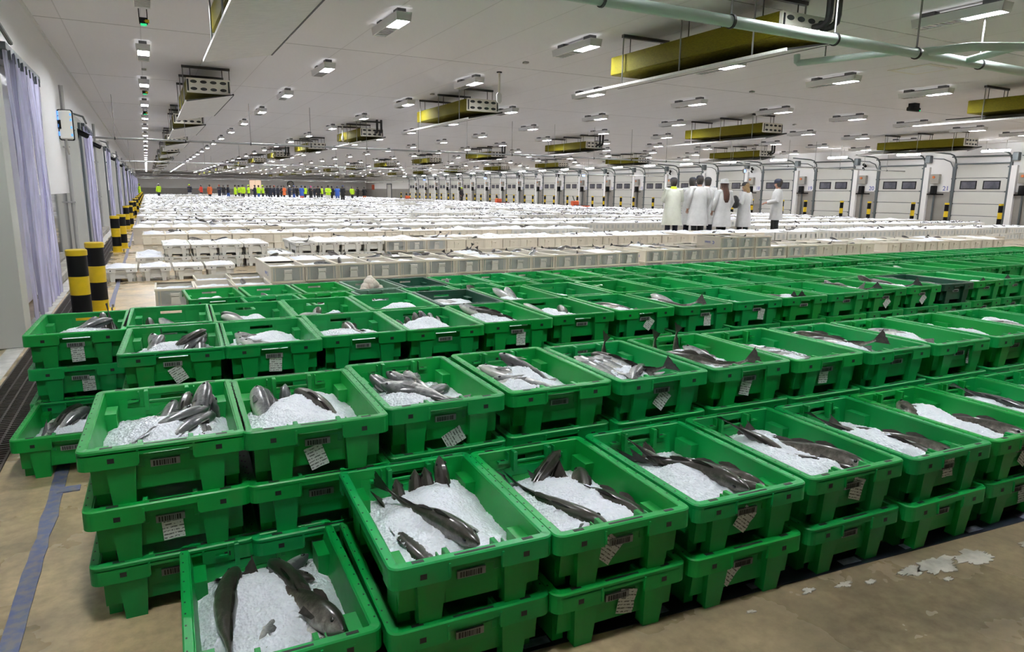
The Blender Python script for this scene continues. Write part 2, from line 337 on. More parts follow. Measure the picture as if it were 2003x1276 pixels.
# kerb along the curtain wall, its painted edge, the drain grating and floor lines
b = MB(); b.box(X0, -1.10, 10.1, 14.6, 0, .13, 0, .02); b.box(X0, -1.10, 19.2, Y1, 0, .13, 0, .02); b.box(X0, -1.06, Y0, 5.2, 0, .16, 0, .02)
struct('baseboard_left', b.mesh('kerb', ['kerb']))
b = MB(); b.box(-1.10, -.98, 2.0, Y1, 0, .006); struct('trim_2', b.mesh('white_edge', ['kerbwhite']))
b = MB(); b.box(-.95, -.70, 2.0, Y1, 0.000, .003, 0)
for k in range(560): b.box(-.95, -.70, 2.0+k*.035, 2.0+k*.035+.012, .003, .009, 0)
for k in range(5): b.box(-.95+k*.06, -.94+k*.06, 2.0, 60, .003, .010, 0)
g = obj('drain_grating', b.mesh('drain_grating', ['grate'])); tag(g, 'rusty dark drain grating in the floor along the curtain wall', 'drain', kind=None)
b = MB(); random.seed(3); yy = .3
pts = []
while yy < 60:
    wv = .03*noise.noise(Vector((yy*1.1, 0, 0))); pts.append((-.45+wv*.25, yy, .026+.012*noise.noise(Vector((yy*6, 4, 0))))); yy += .09 if yy < 6 else .5
for i in range(len(pts)-1):
    (x, y, h), (x2, y2, h2) = pts[i], pts[i+1]
    b.hexa([(x-h, y, 0), (x+h, y, 0), (x2+h2, y2, 0), (x2-h2, y2, 0), (x-h, y, .004), (x+h, y, .004), (x2+h2, y2, .004), (x2-h2, y2, .004)])
b.box(-.445, -.36, 3.33, 3.39, 0, .0055)
tag(obj('floor_line', b.mesh('floor_line', ['blueline'])), 'worn blue line painted on the floor beside the bollards', 'floor line')
def strip(mb, p, q, w, z, mi=0):
    p, q = Vector(p), Vector(q); d = (q-p).normalized(); n = Vector((-d.y, d.x))*w/2
    mb.hexa([(p.x-n.x, p.y-n.y, 0), (q.x-n.x, q.y-n.y, 0), (q.x+n.x, q.y+n.y, 0), (p.x+n.x, p.y+n.y, 0),
             (p.x-n.x, p.y-n.y, z), (q.x-n.x, q.y-n.y, z), (q.x+n.x, q.y+n.y, z), (p.x+n.x, p.y+n.y, z)], mi)
b = MB(); strip(b, (.45, 1.60), (4.6, 1.22), .085, .003, 0)
for t in (.10, .20, .30, .40, .475, .56, .64, .72): strip(b, (.45+4.15*t, 1.60-.38*t-.012), (.45+4.15*t+.085, 1.60-.38*(t+.02)-.012), .032, .0045, 1)
tag(obj('floor_tape', b.mesh('floor_tape', ['tape', 'tapedash'])), 'black wet tape strip on the floor before the front row', 'floor tape')
b = MB(); random.seed(11)
for c in [(2.42, 1.27, .12), (2.60, 1.24, .11), (2.30, 1.29, .07), (2.00, 1.34, .04), (1.86, 1.37, .04), (2.1, 1.31, .03), (3.05, 1.19, .12), (3.2, 1.16, .13), (2.9, 1.21, .07), (1.6, 1.37, .02), (2.36, 1.20, .025)]:
    n = 64; ring = []
    for k in range(n):
        a = 2*PI*k/n; dv_ = Vector((c[0]*9+math.cos(a)*1.2, c[1]*7+math.sin(a)*1.2, 1)); q = c[2]*max(.25, .78+.55*noise.noise(dv_)+.35*noise.noise(dv_*3.3)+.22*noise.noise(dv_*8.0))
        ring.append((c[0]+q*math.cos(a), c[1]+q*.42*math.sin(a)))
    b.loft([[(x, y, 0) for x, y in ring], [(x, y, .003) for x, y in ring]], 0, smooth=False)
tag(obj('paint_spill', b.mesh('paint_spill', ['spill'])), 'white paint spatters dried on the floor beyond the tape', 'paint spill', kind='stuff')

# ---------------------------------------------------------------- ceiling lights
lx = [.13+3.10*j for j in range(11)]; ly = [1.40+4.25*k for k in range(0, 27)]
def light_kit():
    h = MB(); W2, HL = .11, .56; T = .012
    for sx in (-1, 1):
        h.hexa([(min(sx*(W2-.01), sx*(W2-.01-T)), -HL, 3.545), (max(sx*(W2-.01), sx*(W2-.01-T)), -HL, 3.545), (max(sx*(W2-.01), sx*(W2-.01-T)), HL, 3.545), (min(sx*(W2-.01), sx*(W2-.01-T)), HL, 3.545),
                (min(sx*W2, sx*(W2-T)), -HL-.02, 3.655), (max(sx*W2, sx*(W2-T)), -HL-.02, 3.655), (max(sx*W2, sx*(W2-T)), HL+.02, 3.655), (min(sx*W2, sx*(W2-T)), HL+.02, 3.655)])
        ya, yb = sorted((sx*HL, sx*(HL-.015))); yc, yd = sorted((sx*(HL+.02), sx*(HL-.015)))
        h.hexa([(-W2+.012, ya, 3.545), (W2-.012, ya, 3.545), (W2-.012, yb, 3.545), (-W2+.012, yb, 3.545), (-W2+.002, yc, 3.655), (W2-.002, yc, 3.655), (W2-.002, yd, 3.655), (-W2+.002, yd, 3.655)])
    h.box(-W2+.004, W2-.004, -HL, HL, 3.640, 3.655)
    h.box(-W2+.014, W2-.014, -.07, -.05, 3.546, 3.645)
    d = MB(); d.box(-W2+.026, W2-.026, -HL+.04, -.10, 3.588, 3.60)
    f = MB(); f.box(-W2+.02, W2-.02, -.05, HL-.015, 3.549, 3.555)
    for k in range(6): f.box(-W2+.025, W2-.025, .02+k*.085, .025+k*.085, 3.543, 3.549)
    k_ = MB(); k_.box(-.06, .06, -.48, -.30, 3.655, CZ, 0); k_.box(-.06, .06, .30, .48, 3.655, CZ, 0); k_.box(-.05, .05, -.3, .3, 3.656, 3.68)
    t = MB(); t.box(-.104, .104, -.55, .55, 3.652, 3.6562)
    return [('diffuser', d.mesh('diffuser', ['glow'])), ('diffuser', d.mesh('diffuser_near', ['glow_near'])), ('reflector', f.mesh('reflector', ['dim'])), ('mounting_bracket', k_.mesh('mounting_bracket', ['bracket'])), ('top_glow', t.mesh('top_glow', ['leak']))], h.mesh('housing', ['housing'])
kids, hm = light_kit()
for j, x in enumerate(lx):
    for k, y in enumerate(ly):
        if y > Y1-1: continue
        o = thing('ceiling_light', 'white box ceiling light, %s of the %s light row counted from the curtain wall' % (ordw(k+1), ordw(j+1)), 'ceiling light', (x, y, 0), 0, 'ceiling lights', hm)
        for q, (n, me) in enumerate(kids):
            if q != (0 if k < 2 else 1): obj(n, me, o)

# ---------------------------------------------------------------- coolers under the ceiling
CW, CL, CB, CT = .40, 3.35, 3.16, 3.44
def cooler_kit():
    a = MB(); a.box(-CW, CW, 0, CL, CB, CT, 0, .012)
    e = MB(); e.box(-CW, CW, -.05, 0, CB, CT, 0, .01)
    for i in range(4):
        for q in range(2):
            cx, cz = -.27+.18*i, CB+.075+.135*q; n = 14
            ring = [(cx+.062*math.cos(2*PI*t/n), cz+.030*math.sin(2*PI*t/n)) for t in range(n)]
            e.loft([[(u, -.054, v) for u, v in ring], [(u, -.049, v) for u, v in ring]], 1, smooth=False)  # dark discs on the plate paint the shade of fan openings
    for sx in (-1, 1): e.box(sx*.375-.015, sx*.375+.015, -.056, -.05, CB+.03, CT-.03, 1)
    t = MB(); zl, zr = 2.965, 3.14; ya, yb = -.18, CL+.95
    t.hexa([(-CW-.03, ya, zl), (CW+.04, ya, zr), (CW+.04, yb, zr), (-CW-.03, yb, zl), (-CW-.03, ya, zl+.010), (CW+.04, ya, zr+.010), (CW+.04, yb, zr+.010), (-CW-.03, yb, zl+.010)], 0)
    t.box(-CW-.05, -CW-.03, ya, yb, zl-.005, zl+.03, 0); t.box(CW+.03, CW+.05, ya, yb, zr-.005, zr+.03, 1)
    t.hexa([(-CW-.03, ya-.01, zl), (CW+.04, ya-.01, zr), (CW+.04, ya, zr), (-CW-.03, ya, zl), (-CW-.03, ya-.01, zl+.025), (CW+.04, ya-.01, zr+.02), (CW+.04, ya, zr+.02), (-CW-.03, ya, zl+.025)], 1)
    rods = []
    for sx, zz in ((-1, zl), (1, zr)):
        for yy in (.35, CL*.5, CL-.35):
            r = MB(); r.tube([(sx*(CW+.035), yy, zz+.03), (sx*(CW+.035), yy, CZ)], .011, 6); rods.append(r.mesh('hanger_rod', ['rod']))
    br = []
    for yy in (.35, CL*.5, CL-.35):
        r = MB(); r.box(-CW-.05, CW+.05, yy-.03, yy+.03, CZ-.045, CZ, 0)
        for sx in (-1, 1): r.tube([(sx*.3, yy, CT), (sx*.3, yy, CZ-.04)], .008, 6)
        br.append(r.mesh('ceiling_bracket', ['bracket']))
    p = MB()
    for dx in (.12, .27): p.tube([(dx, -.06, CB+.14), (dx, -.20, CB+.14), (dx, -.26, CB+.18), (dx, -.27, CB+.26), (dx, -.27, CZ)], .040, 8)
    return a.mesh('coil_block', ['olive']), e.mesh('end_plate', ['coolend', 'hole_shade_eye']), t.mesh('drip_tray', ['tray', 'rubber']), rods, br, p.mesh('insulated_pipe', ['rubber'])
ca, ce, ct, cr, cb, cp = cooler_kit()
cols = [(1.25, (6.2, 15.5, 23.0, 32.0)), (7.15, (6.15, 15.2, 24.3, 33.2)), (16.75, (6.0, 15.2, 24.6, 33.6)), (26.5, (5.6, 14.9, 24.3, 33.6))]
for j, (x, ys) in enumerate(cols):
    ys = list(ys)
    while ys[-1] < 104: ys.append(ys[-1]+9.1)
    for k, y in enumerate(ys):
        o = thing('air_cooler', 'olive air cooler over its tray, %s of the %s cooler line from the curtain wall' % (ordw(k+1), ordw(j+1)), 'air cooler', (x, y, 0), 0, 'ceiling air coolers', ca)
        obj('end_plate', ce, o); obj('drip_tray', ct, o)
        for m_ in cr: obj('hanger_rod', m_, o)
        for m_ in cb: obj('ceiling_bracket', m_, o)
        if (j, k) in ((1, 0), (1, 2), (2, 2), (3, 2), (2, 3), (1, 4)): obj('insulated_pipe', cp, o)

# ---------------------------------------------------------------- pipes
def hung_pipe(name, label, y, z, r, xs, m='greypipe', xr=None, rr=.008):
    xa, xb = xr; p = MB(); p.tube([(xa, y, z), (xb, y, z)], r, 12)
    o = tag(obj(name, p.mesh(name, [m])), label, 'pipe')
    rm = MB(); rm.tube([(0, 0, z+r), (0, 0, CZ)], rr, 6); rm = rm.mesh('hanger_rod', ['rod'])
    cm = MB(); n = 14
    cm.loft([[(-.014, q*math.cos(2*PI*i/n), z+q*math.sin(2*PI*i/n)) for i in range(n)] for q in (r, r+.012)] + [[(.014, q*math.cos(2*PI*i/n), z+q*math.sin(2*PI*i/n)) for i in range(n)] for q in (r+.012, r)], 0, caps=False)
    cm = cm.mesh('pipe_clamp', ['rubber'])
    for x in xs: obj('hanger_rod', rm, o, (x, y, 0)); obj('pipe_clamp', cm, o, (x, y, 0))
    return o
for i, y in enumerate((21.75, 40.0, 58.0, 76.0, 94.0, 108.0)):
    hung_pipe('cross_pipe', 'thin grey cross pipe on rods under the ceiling, %s from the front' % ordw(i+1), y, 2.59, .028, [-.65+1.72*k for k in range(20)], 'greypipe', (X0, X1), .007)
np_ = hung_pipe('water_pipe', 'thick pale green pipe hung near the ceiling above the front rows', 5.42, 3.0, .058, (3.72, 5.28, 6.82, 8.28, 9.6), 'pipe', (2.2, 12.5), .011)
q = MB(); q.tube([(7.95, 5.42, 2.985), (7.55, 6.52, 2.985)], .040, 12); q.tube([(7.55, 6.50, 2.985), (7.55, 6.53, 3.0), (7.55, 6.54, 3.09)], .040, 12)
obj('branch_pipe', q.mesh('branch_pipe', ['pipe']), np_)
q = MB(); q.tube([(8.35, 5.50, 3.02), (8.75, 5.05, 3.06), (10.2, 4.4, 3.10)], .050, 12); q.tube([(9.25, 4.83, 3.07), (9.25, 5.42, 3.0)], .045, 12)
obj('branch_pipe', q.mesh('branch_pipe_upper', ['pipe']), np_)
q = MB(); q.tube([(7.66, 6.2, 3.03), (7.66, 6.2, CZ)], .009, 6); obj('hanger_rod', q.mesh('hanger_rod_branch', ['rod']), np_)

# small ceiling fittings
def ceil_box(x, y, i):
    m_ = MB(); m_.box(-.045, .045, -.045, .045, CZ-.035, CZ, 0, .006)
    tag(obj('ceiling_sensor', m_.mesh('ceiling_sensor', ['box']), None, (x, y, 0)), 'small grey square sensor on the ceiling, %s from the front' % ordw(i+1), 'sensor', 'ceiling sensors')
for i, (x, y) in enumerate([(.14, 11.9), (6.5, 11.9), (12.8, 12.3), (.14, 16.75), (6.55, 16.87), (19.8, 17.0)]): ceil_box(x, y, i)
for i, (x, y) in enumerate([(6.57, 13.15), (6.66, 26.4)]):
    s_ = MB(); s_.tube([(0, 0, CZ-.02), (0, 0, CZ)], .055, 12, 1); s_.tube([(0, 0, 3.30), (0, 0, CZ-.02)], .022, 8, 0)
    o = tag(obj('ceiling_sensor_pole', s_.mesh('sensor_pole', ['coolend', 'black']), None, (x, y, 0)), ['nearer', 'farther'][i]+' beige drop pole with a white sensor under the ceiling', 'sensor')
    h_ = MB(); h_.tube([(0, 0, 3.10), (0, 0, 3.14), (0, 0, 3.27), (0, 0, 3.31)], [.02, .055, .055, .03], 12); obj('sensor_head', h_.mesh('sensor_head', ['housing']), o)
for i, y in enumerate((11.3, 19.4, 24.6)):
    s_ = MB(); s_.box(-.055, .055, -.05, .05, 3.52, 3.60, 0, .01); s_.tube([(-.05, 0, 3.6), (-.05, 0, CZ)], .006, 6); s_.tube([(.05, 0, 3.6), (.05, 0, CZ)], .006, 6)
    o = tag(obj('emergency_beacon', s_.mesh('beacon', ['black']), None, (.14, y, 0)), 'small black hanging beacon with green light, %s from the front' % ordw(i+1), 'beacon')
    g_ = MB(); g_.box(-.038, .038, -.045, .03, 3.500, 3.52); obj('pilot_light', g_.mesh('pilot_light', ['ledgreen']), o)
    g_ = MB(); g_.add([(.0, -.063, 3.55), (.07, -.063, 3.575), (.07, -.063, 3.52)], [(0, 1, 2)]); g_.box(.02, .07, -.064, -.06, 3.53, 3.57); obj('yellow_arrow', g_.mesh('yellow_arrow', ['yellow']), o)
s_ = MB(); s_.box(-.42, .42, -.42, .42, CZ-.012, CZ, 0); s_.box(-.33, .33, -.33, .33, CZ-.016, CZ-.012, 1)
tag(obj('ceiling_hatch', s_.mesh('ceiling_hatch', ['coolend', 'ceiling']), None, (13.3, 8.55, 0)), 'cream square access hatch in the ceiling panels', 'hatch')
s_ = MB(); s_.box(-.22, .22, -.05, .05, 3.52, 3.62, 0, .015); s_.box(-.10, .10, -.09, .09, 3.60, CZ, 0)
o = tag(obj('emergency_light', s_.mesh('emergency_light', ['black']), None, (17.9, 11.6, 0)), 'black emergency light on the ceiling before the dock doors', 'emergency light')
g_ = MB(); g_.box(.17, .21, -.055, .02, 3.53, 3.56); obj('pilot_light', g_.mesh('pilot', ['ledgreen']), o)

# ---------------------------------------------------------------- bollards
def bollard_kit(h, r):
    m_ = MB(); n = 20; z = [h*(1-q) for q in (.072, .34, .575, .835, 1.0)]
    def cyl(z0, z1, rr, mi): m_.loft([[(rr*math.cos(2*PI*i/n), rr*math.sin(2*PI*i/n), zz) for i in range(n)] for zz in (z0, z1)], mi)
    for i, (a, c) in enumerate(((z[1], z[0]), (z[2], z[1]), (z[3], z[2]), (z[4], z[3]))): cyl(c if False else a, c, r, (1, 0, 1, 0)[i])
    cap = MB(); rr = r+.006
    cap.loft([[(q*math.cos(2*PI*i/n), q*math.sin(2*PI*i/n), zz) for i in range(n)] for q, zz in ((rr, z[0]-.002), (rr, h-.008), (rr-.008, h))], 0)
    base = MB(); base.box(-r-.05, r+.05, -r-.05, r+.05, 0, .012, 0, .003)
    for sx in (-1, 1):
        for sy in (-1, 1): base.tube([(sx*(r+.028), sy*(r+.028), .012), (sx*(r+.028), sy*(r+.028), .045)], .009, 6, 1)
    return m_.mesh('bollard_post', ['yellow', 'black']), cap.mesh('bollard_cap', ['yellow']), base.mesh('base_plate', ['yellow', 'rod'])
bl = bollard_kit(.73, .083); br_ = bollard_kit(1.1, .085)
def bollard(x, y, kit, label, grp):
    o = thing('bollard', label, 'bollard', (x, y, 0), 0, grp, kit[0]); obj('bollard_cap', kit[1], o); obj('base_plate', kit[2], o)
gates = [8.0+8.65*k for k in range(12)]
for k, y in enumerate(gates):
    bollard(-.625, y-.52, bl, 'black and yellow bollard, nearer of the pair guarding the %s curtain doorway' % ordw(k+1), 'curtain wall bollards')
    bollard(-.537, y+.42, bl, 'black and yellow bollard, farther of the pair guarding the %s curtain doorway' % ordw(k+1), 'curtain wall bollards')

# ---------------------------------------------------------------- curtain wall doorways
def curtain_kit():
    c = []
    for k in range(9):
        m_ = MB(); y = k*.235; rows = 14; cols_ = 6; vs = []; fs = []
        for a in range(rows+1):
            z = .06+a*(2.42/rows)
            for e in range(cols_+1):
                u = e/cols_
                vs.append((.028*math.sin(u*PI*2+k*1.3)+.02*(k % 2)+.03*noise.noise(Vector((k*3.1, z*.9, u))), y+u*.27, z))
        for a in range(rows):
            for e in range(cols_): i = a*(cols_+1)+e; fs.append((i, i+1, i+cols_+2, i+cols_+1))
        m_.add(vs, fs, 0, True); c.append(m_.mesh('curtain_strip', ['pvc']))
    r = MB(); r.box(-.03, .03, -.03, 2.2, 2.47, 2.53)
    for k in range(9): r.box(-.035, .045, k*.235+.10, k*.235+.13, 2.40, 2.48)
    return c, r.mesh('curtain_rail', ['rail'])
cs, crl = curtain_kit()
for k, y in enumerate(gates):
    o = thing('strip_curtain', 'lilac clear strip curtain across the %s doorway of the curtain wall' % ordw(k+1), 'strip curtain', (-1.02, y-.35, 0), 0, 'strip curtains', crl)
    for m_ in cs: obj('curtain_strip', m_, o)
    # white doorway surround and leaf behind the curtain
    f = MB(); f.box(X0, -1.08 if k else -.96, *((-1.0, -.82) if k else (-1.35, -1.05)), 0, 2.56, 0, .01); f.box(X0, -1.16, 1.95, 2.1, 0, 2.56, 0, .01); f.box(X0, -1.12, -1.0, 2.1, 2.54, 2.66, 0, .01)
    d = struct('door_%d' % (k+1), f.mesh('door_frame', ['doorpanel']), None, (0, y, 0))
    p = MB(); p.box(X0, X0+.05, -.82 if k else -1.05, 1.95, .03, 2.56, 0)
    obj('door_leaf', p.mesh('door_leaf', ['wall']), d)
    l_ = MB()
    for q_ in range(11): l_.hexa([(X0+.05, -.75, .12+q_*.066), (X0+.085, -.75, .10+q_*.066), (X0+.085, .25, .10+q_*.066), (X0+.05, .25, .12+q_*.066), (X0+.05, -.75, .155+q_*.066), (X0+.055, -.75, .155+q_*.066), (X0+.055, .25, .155+q_*.066), (X0+.05, .25, .155+q_*.066)])
    obj('louvre_grille', l_.mesh('louvre_grille', ['box']), d)
    t_ = MB(); t_.tube([(-1.15, -.9, 2.66), (-.98, -.75, 2.62), (-.96, -.3, 2.53)], .018, 6); t_.tube([(-1.05, -.84, .05), (-1.05, -.84, 2.5)], .022, 6)
    obj('track_arm', t_.mesh('track_arm', ['rail']), d)
    if k > 0:
        cc = MB(); cc.tube([(X0+.06, -1.35, .1), (X0+.06, -1.35, 3.1)], .035, 8); cc.box(X0, X0+.11, -1.40, -1.30, 1.0, 1.03); cc.box(X0, X0+.11, -1.40, -1.30, 2.0, 2.03)
        tag(obj('wall_pipe', cc.mesh('wall_pipe', ['greypipe']), None, (0, y, 0)), 'grey vertical pipe beside the %s curtain doorway' % ordw(k+1), 'pipe', 'wall pipes')
# wall-hung lamp box and cameras by the curtain wall
f = MB(); f.box(X0+.02, X0+.22, 14.770, 14.850, 2.12, 2.62, 0, .02); f.box(X0, X0+.05, 14.750, 14.870, 2.3, 2.45, 1)
o = tag(obj('insect_lamp', f.mesh('insect_lamp', ['coolend', 'black'])), 'wall-mounted insect lamp with blue lit edges above the steel lining', 'insect lamp')
f = MB()
for z in (2.18, 2.31, 2.44, 2.53): f.box(X0+.006, X0+.02, 14.750, 14.830, z, z+.07); f.box(X0+.19, X0+.215, 14.762, 14.770, z, z+.04)
obj('lit_edge', f.mesh('lit_edge', ['ledblue']), o)
f = MB(); f.box(X0+.005, X0+.235, 14.790, 14.870, 2.105, 2.635, 0, .02); obj('back_frame', f.mesh('back_frame', ['black']), o)
f = MB(); f.tube([(X0+.10, 14.800, 2.12), (X0+.11, 14.790, 1.98), (X0+.13, 14.800, 1.86)], .018, 6); obj('cable', f.mesh('cable', ['box']), o)
def cctv(name, x, y, z, rz, label):
    f = MB(); f.tube([(-.13, 0, 0), (.13, 0, 0)], .042, 12); f.tube([(.13, 0, 0), (.15, 0, 0)], .036, 12); f.box(-.14, .17, -.045, .045, .040, .048)
    o = thing(name, label, 'camera', (x, y, z), rz, None, f.mesh('camera_body', ['black'])); o.rotation_euler[1] = R(22)
    inv = (Matrix.Translation((x, y, z)) @ Euler((0, R(22), rz)).to_matrix().to_4x4()).inverted()
    f = MB(); f.tube([inv @ Vector(p) for p in ((x-.03, y-.02, z-.01), (x-.05, y-.03, z-.14), (X0+.03, y-.03, z-.15), (X0-.004, y-.03, z-.15))], .018, 6); obj('camera_bracket', f.mesh('camera_bracket', ['black']), o); return o
cctv('security_camera', X0+.26, 15.75, 2.30, R(35), 'black bullet camera on the curtain wall beyond the insect lamp')
for k in range(1, 5):
    cctv('security_camera', X0+.26, gates[k]+3.2, 2.30, R(35), 'black bullet camera on the curtain wall past the %s doorway' % ordw(k+1))

# ---------------------------------------------------------------- dock doors on the far right wall
DY = [16.95+3.81*k for k in range(-2, 21)]; DW = 2.35; DH = 2.85
def dock_kit():
    x = X1
    p = MB(); zs = [0.0, .52, 1.06, 1.62, 2.22, DH]
    for i in range(5): p.box(x-.05, x-.004, .06, DW-.06, zs[i]+.012, zs[i+1]-.012, 0, .006)
    p.box(x-.03, x-.004, .06, DW-.06, 0, DH, 1)
    wn = []
    for a, c in ((.32, 1.05), (1.32, 2.05)):
        g = MB(); g.box(x-.062, x-.046, a, c, 1.72, 2.10, 0, .006); gp = MB(); gp.box(x-.066, x-.060, a+.05, c-.05, 1.76, 2.06); wn.append((g.mesh('window', ['black']), gp.mesh('pane', ['glass'])))
    rl = []
    for a in (0, DW):
        g = MB(); g.box(x-.09, x, a-.05, a+.05, 0, DH+.05, 0); g.tube([(x-.06, a, DH), (x-.10, a, DH+.22), (x-.30, a, DH+.40), (x-.6, a, DH+.46), (x-2.0, a, DH+.50)], .035, 6)
        for z in (.5, 1.06, 1.62, 2.2, 2.7): g.box(x-.13, x-.05, a-.09, a+.09, z-.03, z+.03)
        rl.append(g.mesh('door_rail', ['rail']))
    s = MB(); s.tube([(x-.15, -.25, DH+.32), (x-.15, DW+.15, DH+.34)], .035, 8); s.box(x-.25, x-.02, -.32, -.10, DH+.10, DH+.45, 0, .02); s.box(x-.10, x-.02, 0, DW, DH-.02, DH+.04, 0)
    hs = MB(); hs.tube([(x-.05, DW+.05, .1), (x-.05, DW+.10, DH-.15), (x-.07, DW+.25, DH+.12), (x-.12, DW+.55, DH+.26), (x-.2, DW+1.0, DH+.3)], .022, 6)
    return p.mesh('door_panel', ['doorpanel', 'rail']), wn, rl, s.mesh('shaft', ['rail']), hs.mesh('hose', ['rail'])
dp, dwn, drl, dsh, dhs = dock_kit()
bx = MB(); bx.box(X1-.18, X1, -.20, .20, 1.98, 2.42, 0, .015)
bx = bx.mesh('control_box', ['box']); bs = MB(); bs.tube([(X1-.18, .04, 2.28), (X1-.22, .04, 2.28)], .06, 10); bs = bs.mesh('switch', ['orange'])
bc = MB(); bc.box(X1-.22, X1, -.08, .12, 1.50, 1.88, 0, .02); bc.tube([(X1-.1, -.45, 1.48), (X1-.1, .5, 1.48)], .03, 6, 0); bc = bc.mesh('charger', ['black'])
bt = MB(); bt.tube([(X1-.06, 0, 0), (X1-.06, 0, 1.5)], .04, 6); bt = bt.mesh('conduit', ['rail'])
bd = MB(); bd.box(X1-.14, X1, .32, .56, 0, 2.75, 0, .01); bd = bd.mesh('cover_post', ['wall'])
def text_mesh(s, size, m):
    cu = bpy.data.curves.new('t', 'FONT'); cu.body = s; cu.size = size; cu.extrude = .003; cu.align_x = 'CENTER'
    o = bpy.data.objects.new('t', cu); COL.objects.link(o); bpy.context.view_layer.update()
    me = bpy.data.meshes.new_from_object(o.evaluated_get(bpy.context.evaluated_depsgraph_get())); bpy.data.objects.remove(o)
    me.materials.clear(); me.materials.append(M[m]); return me
for i, y in enumerate(DY):
    n = 24-i
    d = struct('door_%d' % (20+n), dp, None, (0, y, 0)); d['label'] = 'grey sectional dock door beside blue number %d' % max(n, 1)
    for m_, mp_ in dwn: obj('pane', mp_, obj('window', m_, d))
    for m_ in drl: obj('door_rail', m_, d)
    obj('shaft', dsh, d); obj('hose', dhs, d)
    c = thing('control_box', 'grey control box with orange switch beside dock door number %d' % n, 'control box', (0, y-.62, 0), 0, 'dock control boxes', bx)
    obj('switch', bs, c); obj('charger', bc, c); obj('conduit', bt, c); obj('cover_post', bd, c)
    if n > 0:
        t = obj('door_number', text_mesh(str(n), .30, 'numblue'), None, (X1-.006, y-1.10, 1.66), (PI/2, 0, -PI/2)); tag(t, 'blue number %d painted on the dock wall' % n, 'number', 'dock numbers')
    for q_, (yy, ww) in enumerate(((y-.6, 'nearer'), (y+1.65, 'farther'))):
        bollard(X1-1.55, yy, br_, 'black and yellow bollard, %s of the two before dock door number %d' % (ww, n), 'dock bollards')
    s = MB(); s.tube([(0, -.55, 0), (0, .55, 0)], .045, 8)
    o = thing('batten_lamp', 'bright tube lamp under the ceiling before dock door number %d' % n, 'lamp', (31.9, y-.1, 3.30), 0, 'dock tube lamps', s.mesh('batten', ['batten']))
    s = MB(); s.box(-.05, .05, -.6, .6, .045, .07); s.tube([(0, -.4, .07), (0, -.4, CZ-3.30)], .01, 6); s.tube([(0, .4, .07), (0, .4, CZ-3.30)], .01, 6); obj('lamp_holder', s.mesh('holder', ['housing']), o)
    if i % 2 == 1:
        f = MB(); f.tube([(X1-.30, -.12, 3.0), (X1-.12, .12, 3.1)], .07, 10); f.tube([(X1-.24, .05, 2.92), (X1-.1, .1, 2.85)], .05, 10); f.tube([(X1-.15, .1, 3.05), (X1, .1, 3.05)], .02, 6)
        tag(obj('security_camera', f.mesh('twin_camera', ['black']), None, (0, y+DW+.75, -.12)), 'black twin camera on the dock wall past door number %d' % n, 'camera', 'dock wall cameras')
for i, (x, y) in enumerate([(31.4, 30.3), (31.4, 47.5), (31.4, 66.0), (31.4, 84.0)]):
    s = MB(); s.box(-.35, .35, -.04, .04, 2.62, 2.84, 0, .01); s.tube([(-.2, 0, 2.84), (-.2, 0, CZ)], .01, 6); s.tube([(.2, 0, 2.84), (.2, 0, CZ)], .01, 6)
    o = tag(obj('hanging_display', s.mesh('display', ['box']), None, (x, y, 0), (0, 0, R(35))), 'lit blue hanging display before the docks, %s from the front' % ordw(i+1), 'display', 'hanging displays')
    s = MB(); s.box(-.32, .32, -.046, -.04, 2.65, 2.81); obj('screen', s.mesh('screen', ['screen']), o)
s = MB(); s.box(X1-.03, X1, -.22, .22, 2.30, 2.45); tag(obj('exit_sign', s.mesh('exit_sign', ['exit']), None, (0, 25.9, 0)), 'small green exit sign on the dock wall near door number 19', 'sign')
# far end: door, sign, warm doorway, clock
s = MB(); s.box(X1-.05, X1-.005, 104.0, 106.0, 0, 2.25, 0, .01); d = struct('door_50', s.mesh('far_door', ['doorpanel']))
s = MB(); s.box(X1-.08, X1, 103.8, 104.0, 0, 2.4); s.box(X1-.08, X1, 106.0, 106.2, 0, 2.4); s.box(X1-.08, X1, 103.8, 106.2, 2.25, 2.42); obj('door_frame', s.mesh('far_door_frame', ['rail']), d)
s = MB(); s.box(14.6, 16.3, Y1-.05, Y1-.03, 1.35, 2.72); struct('window_1', s.mesh('lit_doorway', ['warm']))
s = MB(); s.box(14.5, 14.6, Y1-.08, Y1-.03, 1.3, 2.8); s.box(16.3, 16.4, Y1-.08, Y1-.03, 1.3, 2.8); s.box(15.42, 15.48, Y1-.08, Y1-.03, 1.35, 2.72); s.box(14.5, 16.4, Y1-.08, Y1-.03, 2.72, 2.8); struct('trim_3', s.mesh('lit_doorway_frame', ['coolend']))
s = MB(); n = 24; s.loft([[(20.9+.55*math.cos(2*PI*i/n), Y1-.1, 2.15+.55*math.sin(2*PI*i/n)) for i in range(n)], [(20.9+.55*math.cos(2*PI*i/n), Y1, 2.15+.55*math.sin(2*PI*i/n)) for i in range(n)]], 0, smooth=False)
o = tag(obj('wall_clock', s.mesh('clock_case', ['black'])), 'round wall clock on the back wall above the crowd', 'clock')
s = MB(); s.loft([[(20.9+.45*math.cos(2*PI*i/n), Y1-.11, 2.15+.45*math.sin(2*PI*i/n)) for i in range(n)], [(20.9+.45*math.cos(2*PI*i/n), Y1-.10, 2.15+.45*math.sin(2*PI*i/n)) for i in range(n)]], 0, smooth=False); obj('clock_face', s.mesh('clock_face', ['box']), o)
s = MB(); s.box(20.88, 20.92, Y1-.12, Y1-.11, 2.15, 2.5); s.box(20.9, 21.15, Y1-.12, Y1-.11, 2.13, 2.17); obj('clock_hands', s.mesh('clock_hands', ['wall']), o)
